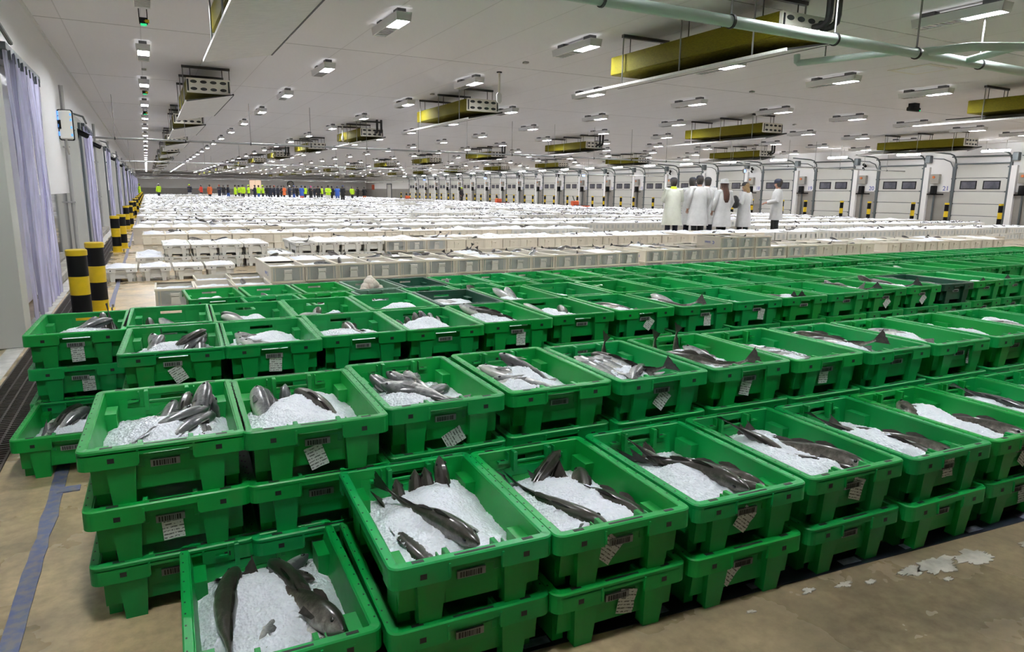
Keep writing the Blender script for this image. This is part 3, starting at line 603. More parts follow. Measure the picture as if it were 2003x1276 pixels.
s = MB(); s.box(X1-.06, X1, 113.0, 114.4, 1.45, 2.25); tag(obj('wall_sign', s.mesh('wall_sign', ['redorange'])), 'red-orange notice board at the far end of the dock wall', 'sign')

# ---------------------------------------------------------------- green crate
GW, GL, GH, GP = .465, .68, .195, .18     # rim width, rim length, height, stack pitch
def hx(z): return .192+.018*z/GH
def hy(z): return .296+.020*z/GH
def rrect(a, c, r, n=5):
    p = []
    for sx, sy, t0 in ((1, -1, -PI/2), (1, 1, 0), (-1, 1, PI/2), (-1, -1, PI)):
        for k in range(n+1):
            t = t0+PI/2*k/n; p.append((sx*(a-r)+r*math.cos(t), sy*(c-r)+r*math.sin(t)))
    return p
def crate_kit():
    t = MB(); T = .006; za, zb = .0, GH-.004
    def wall_long(s):
        x0, x1 = s*hx(.02), s*hx(zb)
        pts = [(x0-s*T, -hy(.02), .046), (x0, -hy(.02), .046), (x0, hy(.02), .046), (x0-s*T, hy(.02), .046), (x1-s*T, -hy(zb), zb), (x1, -hy(zb), zb), (x1, hy(zb), zb), (x1-s*T, hy(zb), zb)]
        t.hexa(pts if s > 0 else [pts[i] for i in (1, 0, 3, 2, 5, 4, 7, 6)])
    wall_long(1); wall_long(-1)
    def wall_short(s, xa, xb, z0, z1):
        y0, y1 = s*hy(z0), s*hy(z1)
        a = [(xa, y0-s*T, z0), (xb, y0-s*T, z0), (xb, y0, z0), (xa, y0, z0), (xa, y1-s*T, z1), (xb, y1-s*T, z1), (xb, y1, z1), (xa, y1, z1)]
        t.hexa(a if s > 0 else [a[i] for i in (3, 2, 1, 0, 7, 6, 5, 4)])
    for s in (1, -1):
        sl = .149 if s > 0 else .159
        wall_short(s, -hx(.1), -.062, .046, zb); wall_short(s, .062, hx(.1), .046, zb); wall_short(s, -.062, .062, .046, sl); wall_short(s, -.062, .062, .172, zb)
    t.box(-hx(.02), hx(.02), -hy(.02), hy(.02), .044, .052)
    # corner feet: tapered columns proud of the walls
    for sy in (1, -1):
        for sx in (1, -1):
            xa, xb = sx*.085, sx*.158; lo, hi = min(xa, xb), max(xa, xb)
            y0, y1 = sy*(hy(0)-.02), sy*(hy(0)+.022); yt = sy*(hy(zb)+.020); a, c = min(y0, y1), max(y0, y1); a2, c2 = min(sy*(hy(zb)-.01), yt), max(sy*(hy(zb)-.01), yt)
            t.hexa([(lo+.007, a, 0), (hi-.007, a, 0), (hi-.007, c, 0), (lo+.007, c, 0), (lo-.004, a2, .16), (hi+.004, a2, .16), (hi+.004, c2, .16), (lo-.004, c2, .16)])
    for sx in (1, -1):
        for sy in (1, -1):
            xa = sx*(hx(0)-.03); xb = sx*(hx(0)+.006); lo, hi = min(xa, xb), max(xa, xb); ya, yb = sy*.17, sy*.27; a, c = min(ya, yb), max(ya, yb)
            t.hexa([(lo, a, 0), (hi, a, 0), (hi, c, 0), (lo, c, 0), (lo, a, .15), (hi+sx*.010 if sx > 0 else hi, a, .15), (hi+sx*.010 if sx > 0 else hi, c, .15), (lo-.0, c, .15)])
    t.box(-.075, .075, -hy(.03)-.006, -hy(.03)+.01, .050, .098); t.box(-.075, .075, hy(.03)-.01, hy(.03)+.006, .050, .098)
    # rim
    r = MB(); A, C = GW/2, GL/2; ch = .004; ro = .03
    ia, ic = hx(zb)-.004, hy(zb)-.005
    n = 5
    outer = rrect(A, C, ro, n); outer_in = rrect(A-ch, C-ch, ro-ch, n); inner_t = rrect(ia+.003, ic+.003, .012, n); inner = rrect(ia, ic, .010, n)
    z1 = GH
    r.loft([[(x, y, z1-.03) for x, y in inner], [(x, y, z1-.003) for x, y in inner], [(x, y, z1) for x, y in inner_t], [(x, y, z1) for x, y in outer_in], [(x, y, z1-ch) for x, y in outer], [(x, y, z1-.016) for x, y in outer]], 0, caps=False, smooth=True)
    # skirt: deep at the corners, shallow over the handle
    loop = outer+[outer[0]]; dense = []
    for (xa, ya), (xb, yb) in zip(loop[:-1], loop[1:]):
        dense.append((xa, ya))
        if abs(ya-yb) < 1e-6 and abs(xa-xb) > .2:
            for cut in ((-.075, .075) if xb > xa else (.075, -.075)): dense.append((cut, ya))
        elif abs(xa-xb) < 1e-6 and abs(ya-yb) > .3:
            for cut in ((-.27, .27) if yb > ya else (.27, -.27)): dense.append((xa, cut))
    dense.append(dense[0])
    for (xa, ya), (xb, yb) in zip(dense[:-1], dense[1:]):
        mx_, my_ = (xa+xb)/2, (ya+yb)/2
        zb_ = GH-.060
        if abs(my_) > C-.001 and abs(mx_) < .075: zb_ = GH-.025
        elif abs(mx_) > A-.001 and abs(my_) < .27: zb_ = GH-.030
        ln = math.hypot(mx_, my_)
        nx_ = .006*(1 if mx_ > A*.95 else -1 if mx_ < -A*.95 else 0) or .006*mx_/ln; ny_ = .006*(1 if my_ > C*.95 else -1 if my_ < -C*.95 else 0) or .006*my_/ln
        r.hexa([(xa, ya, zb_), (xb, yb, zb_), (xb-nx_, yb-ny_, zb_), (xa-nx_, ya-ny_, zb_), (xa, ya, GH-.012), (xb, yb, GH-.012), (xb-nx_, yb-ny_, GH-.012), (xa-nx_, ya-ny_, GH-.012)])
    for sy in (1, -1):
        for sx in (1, -1):      # dark blocks painting the shade of corner sockets and rim slots
            cx = sx*.145; r.box(cx-.009, cx+.009, sy*C-.001, sy*C+.001, GH-.043, GH-.028, 1); r.box(cx-.014, cx+.014, sy*C-.0005, sy*C+.0006, GH-.048, GH-.023, 0)
            r.box(sx*.155-.016, sx*.155+.016, sy*(C-.017)-.006, sy*(C-.017)+.006, GH-.002, GH+.0006, 1)
            r.box(sx*.075-.003, sx*.075+.003, sy*C-.005, sy*C+.003, GH-.052, GH-.012, 0)
        r.box(-.058, .058, sy*(C-.013)-.004, sy*(C-.013)+.004, GH-.002, GH+.0006, 1)
        # raised triangle mould marks
        for sx in (1, -1):
            for (px, pz), (qx, qz) in (((-.022, -.049), (0, -.018)), ((0, -.018), (.022, -.049))):
                pxx, qxx = sx*.105+px, sx*.105+qx; y_ = sy*(C+.0006)
                r.add([(pxx, y_, GH+pz), (qxx, y_, GH+qz), (qxx+.002, y_, GH+qz), (pxx+.002, y_, GH+pz)], [(0, 1, 2, 3)], 0)
    for sx in (1, -1):
        for k in range(11): yk = -.28+.056*k; r.box(sx*(A-.009)-.0022, sx*(A-.009)+.0022, yk-.003, yk+.003, GH-.001, GH+.0005, 1)
    # handle housings inside the short walls
    def handle(s):
        h = MB(); y = s*hy(.15); f = s*(hy(.15)-.034)
        for sx in (1, -1):
            h.box(min(sx*.062, sx*.076), max(sx*.062, sx*.076), min(y, f), max(y, f), .118, GH-.001, 0, .002)
            h.box(min(sx*.092, sx*.132), max(sx*.092, sx*.132), min(y, s*(hy(.15)-.026)), max(y, s*(hy(.15)-.026)), .152, .160, 0)
            h.box(min(sx*.092, sx*.096), max(sx*.092, sx*.096), min(y, s*(hy(.15)-.026)), max(y, s*(hy(.15)-.026)), .152, .19, 0)
            h.box(min(sx*.104, sx*.120), max(sx*.104, sx*.120), min(s*(hy(.15)-.018), s*(hy(.15)-.008)), max(s*(hy(.15)-.018), s*(hy(.15)-.008)), .1595, .1606, 1)
        h.box(-.062, .062, min(y, s*(hy(.15)-.010)), max(y, s*(hy(.15)-.010)), .140, .151, 0, .002)
        # raised centre panel of the wall
        (ya, yb), (yc, yd) = sorted((s*(hy(.05)-.012), s*(hy(.05)-.003))), sorted((s*(hy(.128)-.012), s*(hy(.128)-.003)))
        h.hexa([(-.135, ya, .05), (.135, ya, .05), (.135, yb, .05), (-.135, yb, .05), (-.135, yc, .128), (.135, yc, .128), (.135, yd, .128), (-.135, yd, .128)], 0)
        return h.mesh('handle', ['green', 'hole_shade_eye'])
    p = MB(); yf = -hy(.14)-.004
    p.hexa([(-.045, yf-.0025, .116), (.035, yf-.0025, .116), (.035, yf+.004, .116), (-.045, yf+.004, .116), (-.045, yf-.0035, .138), (.035, yf-.0035, .138), (.035, yf+.004, .138), (-.045, yf+.004, .138)], 0)
    xx = -.038; random.seed(5)
    while xx < .026:
        ww = random.choice((.002, .003, .005)); p.box(xx, xx+ww, yf-.0042, yf-.002, .119, .135, 1); xx += ww+random.choice((.002, .003))
    # single-mesh version for the small ones
    s = MB()
    for src in (t, r):
        for v_, f_, m_, sm_ in [(src.v, src.f, src.m, src.sm)]:
            o_ = len(s.v); s.v += v_; s.f += [[i+o_ for i in f] for f in f_]; s.m += m_; s.sm += sm_
    s.box(-.076, -.062, hy(.15)-.034, hy(.15), .118, GH-.001); s.box(.062, .076, hy(.15)-.034, hy(.15), .118, GH-.001); s.box(-.062, .062, hy(.15)-.01, hy(.15), .140, .151)
    for sx in (1, -1): s.box(min(sx*.092, sx*.132), max(sx*.092, sx*.132), hy(.15)-.026, hy(.15), .152, .160)
    return t.mesh('crate_tub', ['green', 'hole_shade_eye']), r.mesh('rim', ['green', 'hole_shade_eye']), handle(1), handle(-1), p.mesh('barcode_plate', ['plate', 'ink']), s.mesh('crate_single', ['green', 'hole_shade_eye'])
K_tub, K_rim, K_hb, K_hf, K_plate, K_one = crate_kit()
def paper_mesh(k):
    random.seed(40+k); a, c = .030, .040; q = MB(); n = 4; vs = []; fs = []
    for i in range(n+1):
        for j in range(n+1):
            vs.append((-a+2*a*i/n, -.002-.004*random.random()*(1 if (i in (0, n) or j in (0, n)) else .3), -c+2*c*j/n))
    for i in range(n):
        for j in range(n): v0 = i*(n+1)+j; fs.append((v0, v0+n+1, v0+n+2, v0+1))
    q.add(vs, fs, 0, True); return q.mesh('paper_label', ['paper'])
K_paper = [paper_mesh(k) for k in range(3)]

# ---------------------------------------------------------------- ice
def ice_mesh(seed, res=1.0, lvl=.105, mound=.030):
    rnd = random.Random(seed); nx, ny = int(40*res), int(58*res); m_ = MB(); vs = []; fs = []
    g = [(rnd.uniform(-.12, .12), rnd.uniform(-.2, .22), rnd.uniform(.06, .13), rnd.uniform(-.010, .042)) for _ in range(5)]
    off = Vector((seed*3.7, seed*1.9, 0)); tilt = rnd.uniform(-.03, .02)
    for j in range(ny+1):
        for i in range(nx+1):
            u, v = -1+2*i/nx, -1+2*j/ny
            h = lvl + mound*(1-u*u)*(1-v*v) - .012*(u**6+v**6) + tilt*v*.5
            x, y = u*.198, v*.300
            for gx, gy, gs, gh in g: h += gh*math.exp(-((x-gx)**2+(y-gy)**2)/(gs*gs))
            p = Vector((x, y, 0))
            h += .011*noise.noise(p*9+off)+.006*noise.noise(p*28+off)+.0042*noise.noise(p*75+off)+.0028*noise.noise(p*170+off)
            h = min(max(h, .05), .172); h = h if abs(v) < .72 else min(h, .172-.056*(abs(v)-.72)/.28); k = hx(h)-.0065; l = hy(h)-.0065
            vs.append((u*k, v*l, h))
    for j in range(ny):
        for i in range(nx): a = j*(nx+1)+i; fs.append((a, a+1, a+nx+2, a+nx+1))
    m_.add(vs, fs, 0, True); me = m_.mesh('ice', ['ice']); me['nx'] = nx
    import bisect
    def height(x, y):
        i = min(max(int(round((x/.198+1)/2*nx)), 0), nx); j = min(max(int(round((y/.300+1)/2*ny)), 0), ny); return vs[j*(nx+1)+i][2]
    return me, height
ICE_HI = [ice_mesh(s, 1.7) for s in range(8)]
ICE_LO = [ice_mesh(s+20, .8, .100) for s in range(7)]

# ---------------------------------------------------------------- fish
def fish_kit(L_, hh, hw, bend, lift, skin, fin, seed, simple=False):
    """body along +x (head at +x), dorsal side +z"""
    rnd = random.Random(seed); ns, n = (26, 16) if not simple else (14, 10)
    prof = [(0, .16), (.06, .17), (.18, .34), (.35, .70), (.52, .95), (.64, 1.0), (.76, .97), (.86, .84), (.93, .62), (.98, .34), (1, .12)]
    def pr(t):
        for (a, va), (b_, vb) in zip(prof[:-1], prof[1:]):
            if t <= b_: q_ = (t-a)/(b_-a); q_ = q_*q_*(3-2*q_)*.5+q_*.5; return va+(vb-va)*q_
        return prof[-1][1]
    def axis(t): return Vector(((t-.5)*L_*(1-.12*abs(bend)), bend*L_*.35*(math.sin(PI*t)-.6), lift*max(0, .40-t)**2*L_*.75))
    m_ = MB(); rings = []; dv = []
    for k in range(ns+1):
        t = k/ns; p = axis(t); d = (axis(min(t+.02, 1))-axis(max(t-.02, 0))).normalized()
        sd = Vector((0, 0, 1)).cross(d).normalized(); u_ = d.cross(sd)
        H_, W_ = hh*pr(t), hw*pr(t)*(1 if t > .3 else .55+1.5*t)
        ring = []
        for i in range(n):
            a = 2*PI*i/n; c, s = math.cos(a), math.sin(a)
            zz = s*(H_ if s > 0 else H_*(.92+.10*(t > .5)))
            if t > .95 and s < 0: zz *= .8
            ring.append(tuple(p+sd*(c*W_)+u_*zz)); dv.append(.5+.5*s)
        rings.append(ring)
    m_.loft(rings, 0, True, True); body = m_.mesh('fish_body', [skin])
    at = body.attributes.new('dv', 'FLOAT', 'POINT'); at.data.foreach_set('value', dv)
    # tail fin: forked fan of rays with notched edge
    f = MB(); p0 = axis(0); d0 = (axis(0)-axis(.05)).normalized(); u_ = Vector((0, 0, 1)); u_ = (u_-d0*u_.dot(d0)).normalized(); sd = d0.cross(u_); fan = []
    nr = 11
    for k in range(nr):
        a = -1+2*k/(nr-1); ln = L_*(.13+.045*abs(a)**1.5)+rnd.uniform(-.004, .004); q_ = p0+d0*ln*(1-.25*abs(a))+u_*(a*L_*.105); fan.append(q_)
        if k % 2 == 1: fan[-1] = p0+(fan[-1]-p0)*.93
    vs = []; fs = []
    for s in (1, -1):
        o = len(vs); vs += [tuple(p0+u_*(hh*.15)+sd*(.0022*s)-d0*.01), tuple(p0-u_*(hh*.15)+sd*(.0022*s)-d0*.01)]
        vs += [tuple(q_+sd*(.0012*s)) for q_ in fan]
        for k in range(nr-1): fs.append((o+(1 if k < nr//2 else 0), o+2+k, o+3+k))
        fs.append((o+1, o+2+nr//2, o))
    f.add(vs, fs, 0, False); tail = f.mesh('tail_fin', [fin])
    def dorsal(ta, tb, hgt, sgn=1):
        g = MB(); q = 7; top = []; bot = []
        for k in range(q+1):
            t = ta+(tb-ta)*k/q; p = axis(t); hg = hgt*.62*math.sin(PI*min(1, (.15+.85*k/q)))*(1 if k % 2 else .9)
            z_ = hh*pr(t)*.9*sgn; bot.append(p+Vector((0, 0, z_))); top.append(p+Vector((-.012, 0, z_+sgn*(hg+.004))))
        vs = []; fs = []
        for s in (1, -1):
            o = len(vs); vs += [tuple(v_+Vector((0, .0014*s, 0))) for v_ in bot+top]
            for k in range(q): fs.append((o+k, o+k+1, o+q+2+k, o+q+1+k))
        g.add(vs, fs, 0, False); return g.mesh('dorsal_fin', [fin])
    dors = [dorsal(.56, .76, hh*.55), dorsal(.36, .54, hh*.42), dorsal(.14, .32, hh*.35)]
    pcs = []; p = axis(.76)
    for s in (1, -1):
        pc = MB(); pcs.append(pc); w_ = hw*pr(.76); pc.add([tuple(p+Vector((0, s*w_*.96, -.005))), tuple(p+Vector((-.055, s*(w_+.008), .006))), tuple(p+Vector((-.06, s*(w_+.010), -.016))), tuple(p+Vector((-.012, s*w_*.96, -.016)))], [(0, 1, 2, 3)])
    eys = []; p = axis(.905)
    for s in (1, -1): ey = MB(); eys.append(ey); ey.ell(tuple(p+Vector((0, s*hw*pr(.905)*.90, hh*.26))), (.007, .004, .007), 10, 6)
    return dict(body=body, tail=tail, dorsal=dors, pect=[q.mesh('pectoral_fin', [fin]) for q in pcs], eye=[q.mesh('eye', ['eye']) for q in eys], pts=[axis(k/10) for k in range(11)]+[p0+d0*L_*.16+u_*(L_*.11), p0+d0*L_*.16-u_*(L_*.11)], hh=hh)
FISH = {
    'cod': [fish_kit(.47, .043, .034, .15, 0, 'cod', 'fin', 1), fish_kit(.46, .043, .034, -.13, 0, 'cod', 'fin', 2), fish_kit(.44, .042, .033, .08, 1.2, 'cod', 'fin', 3), fish_kit(.47, .046, .035, .11, .0, 'cod', 'fin', 4)],
    'silver': [fish_kit(.34, .038, .027, .12, 0, 'silver', 'finpale', 11), fish_kit(.32, .036, .026, -.15, 0, 'silver', 'finpale', 12), fish_kit(.33, .037, .027, .05, .8, 'silver', 'finpale', 13)],
    'small': [fish_kit(.30, .034, .025, .1, 0, 'cod', 'fin', 21, True), fish_kit(.30, .034, .025, -.15, 0, 'silver', 'finpale', 22, True), fish_kit(.28, .036, .026, .1, 1.6, 'cod', 'fin', 23, True)],
}
def add_fish(kit, world, label, parts=True, grp=None):
    o = bpy.data.objects.new('fish', kit['body']); COL.objects.link(o); o.matrix_world = world
    tag(o, label, 'fish', grp)
    obj('tail_fin', kit['tail'], o)
    if parts:
        for m_ in kit['dorsal']: obj('dorsal_fin', m_, o)
        [obj('pectoral_fin', q, o) for q in kit['pect']]; [obj('eye', q, o) for q in kit['eye']]
    return o

# ---------------------------------------------------------------- the green rows
random.seed(21)
CR = Matrix.Rotation
GREEN = []          # (x, y, z base, rz, name phrase, detail, key)
def crate(x, y, z, rz, label, detail, col=None, paper=None, grp=None):
    """x, y = centre of the crate; detail 2 = all parts, 1 = tub, rim, plate, 0 = one mesh"""
    if detail == 0:
        o = thing('fish_crate', label, 'crate', (x, y, z), rz, grp, K_one)
        if col: recolour(o, col)
        return o
    o = thing('fish_crate', label, 'crate', (x, y, z), rz, grp, K_tub)
    ch = [obj('rim', K_rim, o), obj('barcode_plate', K_plate, o)]
    if detail == 2: ch += [obj('handle', K_hb, o), obj('handle', K_hf, o)]
    if col:
        for q in [o]+[c for c in ch if c.name.split('.')[0] in ('rim', 'handle')]: recolour(q, col)
    if paper is not None:
        k, px, pz, ang = paper
        obj('paper_label', K_paper[k % 3], o, (px, -hy(pz)-.004, pz), (0, ang, 0))
    return o
def fill(x, y, z, rz, phrase, icek, fishes, hi=True, parts=True, ice_dz=0., two=True):
    """ice bed and fish of one crate; fishes: (kind, idx, u, v, heading deg, pitch deg, roll deg, sink)"""
    me, ht = (ICE_HI if hi else ICE_LO)[icek % (8 if hi else 7)]
    flip = PI if (icek//8) % 2 else 0
    o = obj('ice', me, None, (x, y, z+ice_dz), (0, 0, rz+flip)); tag(o, 'crushed ice heaped in '+phrase, 'ice', 'ice in the green crates', 'stuff')
    base = Matrix.Translation((x, y, z+ice_dz)) @ CR(rz, 4, 'Z')
    fishes = sorted(fishes, key=lambda f: f[2]); tot = {}
    for f in fishes: tot[f[0]] = tot.get(f[0], 0)+1
    cnt = {}
    for kd, ix, u, v, hd, pt, rl, sink in fishes:
        cnt[kd] = cnt.get(kd, 0)+1
        sg = -1 if flip else 1
        kk = FISH[kd][ix % len(FISH[kd])]
        if kd == 'silver' and pt > 10: pt = 10+(pt-10)*.35
        if kd == 'silver' and pt < 40: rl += 58 if rl >= 0 else -50      # they lie on their flanks
        if kd == 'small' and abs(pt) < 22: rl += 55 if rl >= 0 else -55
        if pt < -30: sink += .085
        if kd == 'cod': rl += 16 if rl >= 0 else -16
        rot = CR(R(hd), 4, 'Z') @ CR(R(-pt), 4, 'Y') @ CR(R(rl), 4, 'X')
        for _ in range(18):                    # turn fish that lie too far across the crate
            xs = [(rot @ p).x for p in kk['pts']]
            if max(xs)-min(xs) < .30: break
            hd += 5*(1 if math.sin(R(2*hd)) > 0 else -1); rot = CR(R(hd), 4, 'Z') @ CR(R(-pt), 4, 'Y') @ CR(R(rl), 4, 'X')
        pw = [rot @ p for p in kk['pts']]; mx, my = .170-kk['hh']*.5, .283-kk['hh']*.5     # keep the fish inside its crate
        lo_, hi_ = min(p.x for p in pw), max(p.x for p in pw); u = min(max(u, -mx-lo_), mx-hi_) if hi_-lo_ < 2*mx else -(lo_+hi_)/2
        lo_, hi_ = min(p.y for p in pw), max(p.y for p in pw); v = min(max(v, -my-lo_), my-hi_) if hi_-lo_ < 2*my else -(lo_+hi_)/2
        h = ht(sg*u, sg*v)
        if pt > 30: sink += .055 if kd == 'small' else .02
        if abs(pt) < 16: sink += .012 if kd == 'cod' else .008
        mw = base @ Matrix.Translation((u, v, h-sink)) @ rot
        nm = {'cod': 'dark whole fish', 'silver': 'silver-grey fish', 'small': 'small dark fish'}[kd]
        lab = (ordw(cnt[kd])+' '+nm if tot[kd] > 1 else 'only '+nm)+' in '+phrase
        add_fish(FISH[kd][ix % len(FISH[kd])], mw, lab, parts, 'fish in the green crates')
ROWN = {0: 'front corner', 1: 'front row', 2: 'second row', 3: 'third row', 4: 'fourth row', 5: 'fifth row', 6: 'sixth row'}
TIER = {1: ['single'], 2: ['bottom', 'top'], 3: ['bottom', 'middle', 'top']}
def stack(row, i, xl, yf, rz, tiers, detail, col=None, papers=None, jitter=.006):
    """xl, yf: front corner of the rim nearest the curtain wall"""
    rz = R(rz); c, s = math.cos(rz), math.sin(rz); ux, uy = GW/2, GL/2
    x, y = xl+c*ux-s*uy, yf+s*ux+c*uy
    for t in range(tiers):
        top = t == tiers-1
        lab = 'green crate, %s of the %s stack from the curtain wall, %s' % (TIER[tiers][t], ordw(i+1), ROWN[row]) if tiers > 1 else 'green crate lying singly, %s from the curtain wall, %s' % (ordw(i+1), ROWN[row])
        if col and top: lab = lab.replace('green crate', {'darkgreen': 'dark bottle-green crate', 'palegreen': 'faded grey-green crate'}[col])
        jx, jy = (random.uniform(-jitter, jitter), random.uniform(-jitter, jitter)) if not top else (0, 0)
        crate(x+jx, y+jy, t*GP, rz+R(random.uniform(-.6, .6)), lab, detail if (top or detail == 2 or row in (2, 3)) else 0, col if top else None, (papers or {}).get(t))
    ph = 'the %s crate of the %s stack, %s' % ('top' if tiers > 1 else 'single', ordw(i+1), ROWN[row])
    return x, y, (tiers-1)*GP, rz, ph

# front row: two high
fl1 = [(.458, 1.499), (.918, 1.459), (1.398, 1.434), (1.886, 1.413), (2.366, 1.369)]
while len(fl1) < 8: fl1.append((fl1[-1][0]+.478, fl1[-1][1]-.026))
f1 = {
 0: [('cod', 2, -.115, -.03, -72, 5, 4, -.004), ('silver', 0, -.045, -.02, -55, 0, 10, .030), ('small', 0, -.05, .235, 95, 50, 0, .035), ('small', 0, .0, .245, 85, 55, 0, .03), ('small', 0, .05, .25, 95, 52, 0, .03), ('small', 0, .105, .25, 98, 60, 0, .0), ('cod', 1, .04, -.285, 8, 0, 20, .045), ('cod', 1, -.185, -.18, -85, 0, 30, .02)],
 1: [('cod', 1, -.12, .0, -78, 4, 25, .012), ('cod', 3, .085, .03, -72, 2, 10, .024), ('cod', 0, .155, -.03, -82, 0, -20, .014), ('cod', 1, .08, -.27, 20, 0, 15, .03), ('small', 0, -.03, .25, 30, 30, 20, .0), ('small', 1, -.15, .25, 95, 50, 0, .02)],
 2: [('cod', 0, -.125, .0, -70, 4, 12, .012), ('cod', 3, .135, -.02, -72, 2, -8, .014), ('cod', 1, .06, -.26, -15, 0, 20, .024), ('small', 2, -.17, .27, -80, -20, 0, .0), ('small', 0, .02, .26, 100, 45, 0, .02)],
 3: [('cod', 3, .085, .02, -72, 2, -6, -.008), ('cod', 0, .150, -.02, -76, 0, -15, -.010), ('cod', 1, -.09, -.06, -60, 0, 20, .016), ('small', 2, -.13, .22, -80, -12, 0, .0)],
 4: [('cod', 0, .12, -.03, -76, 2, -8, .004), ('cod', 3, .02, .0, -70, 0, 10, .032), ('small', 2, -.12, .26, -80, -10, 0, .01)],
 5: [('cod', 3, .11, .0, -74, 2, -10, .0), ('small', 0, -.1, .24, 60, 10, 0, .01)],
 6: [('silver', 2, -.05, .2, -70, -10, 0, 0), ('cod', 1, .08, .0, -75, 0, 0, .01)], 7: [('cod', 0, .05, 0, -75, 0, 0, .01)]}
pp1 = {0: {}, 1: {1: (0, -.045, .108, R(40)), 0: (1, .03, .10, R(12))}, 2: {1: (1, -.01, .10, R(38)), 0: (2, -.06, .105, R(42))}, 3: {1: (2, .02, .11, R(18))}, 4: {1: (0, .0, .125, 0)}, 5: {1: (1, .02, .09, R(35)), 0: (0, .05, .1, 0)}}
for i, (x, y) in enumerate(fl1):
    q = stack(1, i, x, y, -3.0, 2, 2, None, pp1.get(i))
    fill(*q, i, f1[i])
# one crate low in the corner before the front row
q = stack(0, 0, -.012, 1.55, -1.2, 1, 2)
fill(*q, 6, [('cod', 0, -.165, -.10, 84, 0, 15, .004), ('cod', 1, .075, -.05, 100, 2, -10, .004), ('cod', 0, .135, .05, -68, 4, -20, -.004), ('small', 1, -.05, .20, 20, 0, 20, .012), ('small', 2, .02, .25, -30, 10, 0, .012), ('silver', 0, .0, -.12, 60, 0, 20, .028), ('silver', 1, .06, -.2, 110, 0, 20, .022)], ice_dz=-.018)
# second row: three high
fl2 = [(-.240, 2.19), (.205, 2.165), (.672, 2.205), (1.16, 2.195), (1.635, 2.15), (2.125, 2.13), (2.592, 2.09), (3.065, 2.045), (3.56, 2.02), (4.06, 2.00)]
while len(fl2) < 12: fl2.append((fl2[-1][0]+.49, fl2[-1][1]-.025))
sil = lambda us, v, hd, sk: [('silver', k, u, v+.01*(k % 2), hd+3*(k % 3), 4, 14, sk) for k, u in enumerate(us)]
f2 = {
 0: [('silver', 0, -.11, .12, 20, 10, 20, .010), ('silver', 1, -.02, .20, 70, 20, 0, .016), ('small', 0, .05, .22, 80, 25, 0, .012), ('silver', 2, .135, .16, 80, 55, 0, -.012), ('small', 1, .170, .12, 75, 50, 0, -.004), ('silver', 0, .10, -.12, 60, 0, 20, .012), ('silver', 1, .16, -.14, 100, 12, 10, .012), ('silver', 2, -.15, -.04, 40, 5, 10, .01), ('small', 0, -.03, -.25, 0, 0, 20, .022)],
 1: [('silver', 0, -.13, .20, 95, 42, 0, .010), ('small', 1, -.06, .22, 70, 38, 0, .012), ('cod', 1, .13, .04, 105, 8, -8, .010), ('silver', 1, -.17, .16, 90, 30, 0, .024)],
 2: [('silver', 0, -.09, .08, 108, 9, -30, -.002), ('silver', 2, .0, .10, 80, 10, -22, -.004), ('silver', 1, .075, .13, 115, 12, -30, -.004), ('silver', 0, .14, .12, 118, 10, -40, -.006), ('silver', 1, .06, -.05, 160, 4, -60, -.004), ('silver', 0, .10, -.12, 150, 4, -60, -.004), ('silver', 2, -.09, -.17, 15, 0, 20, .004), ('silver', 1, .0, -.2, 170, 0, -50, .002), ('silver', 0, -.165, .14, 60, 15, 30, .01)],
 3: [('silver', 0, -.12, .10, 150, 5, 20, .012), ('silver', 1, -.03, .08, 140, 8, 20, .014), ('silver', 2, .08, .10, 120, 25, -30, .004), ('silver', 0, .05, -.08, 165, 0, -50, .012), ('silver', 1, .14, -.10, 150, 0, -60, .010), ('silver', 2, -.08, -.22, 170, 0, 20, .022)],
 4: sil((-.13, -.08, -.03, .02, .065), .04, 105, .008)+[('cod', 2, .11, -.02, 110, 4, -10, .002), ('small', 2, .07, .235, -85, -70, 0, -.05), ('silver', 0, .12, -.2, 20, 0, 10, .008), ('silver', 1, .0, -.24, 15, 0, 20, .016)],
 5: [('cod', 2, .10, -.08, 118, 2, 0, .004), ('cod', 0, .03, -.10, 112, 0, 10, .008), ('small', 2, -.10, .24, -80, -60, 0, -.03), ('small', 2, .04, .25, -85, -65, 0, -.04), ('silver', 0, -.05, .06, 130, 0, 20, .006), ('silver', 1, -.04, -.16, 120, 0, 15, .006), ('small', 1, .10, .1, 100, 10, 0, .0)],
 6: [('silver', 0, -.02, .18, 140, 4, 20, .008), ('silver', 1, .07, -.10, 120, 2, 10, .010), ('silver', 2, .01, -.12, 130, 0, 20, .014)],
 7: [('cod', 2, -.02, .12, 130, 5, 0, .004), ('silver', 0, -.07, .06, 130, 0, 10, .006), ('silver', 1, .06, -.16, 140, 0, 10, .012)],
 8: [('silver', 0, .02, .06, 140, 2, 10, .010), ('silver', 2, -.05, -.14, 150, 0, 10, .014), ('silver', 1, -.1, .14, 160, 0, 10, .016)],
 9: [('silver', 1, .02, .12, 150, 0, 10, .012), ('silver', 2, .08, -.15, 140, 0, 0, .012)],
 10: [('silver', 0, 0, 0, 120, 0, 10, .01)], 11: [('silver', 1, .05, .05, 120, 0, 10, .01)]}
pp2 = {1: {2: (0, -.01, .075, R(-18))}, 2: {2: (1, .03, .045, R(62))}, 4: {2: (2, .0, .085, R(40))}, 5: {2: (0, -.02, .09, R(14))}, 6: {2: (1, -.02, .10, R(4))}, 0: {1: (2, .0, .095, R(-3))}, 8: {2: (2, .1, .1, R(10))}}
for i, (x, y) in enumerate(fl2):
    q = stack(2, i, x, y, -2.2 if i else -1.2, 3, 2, None, pp2.get(i))
    fill(*q, i+2, f2[i])
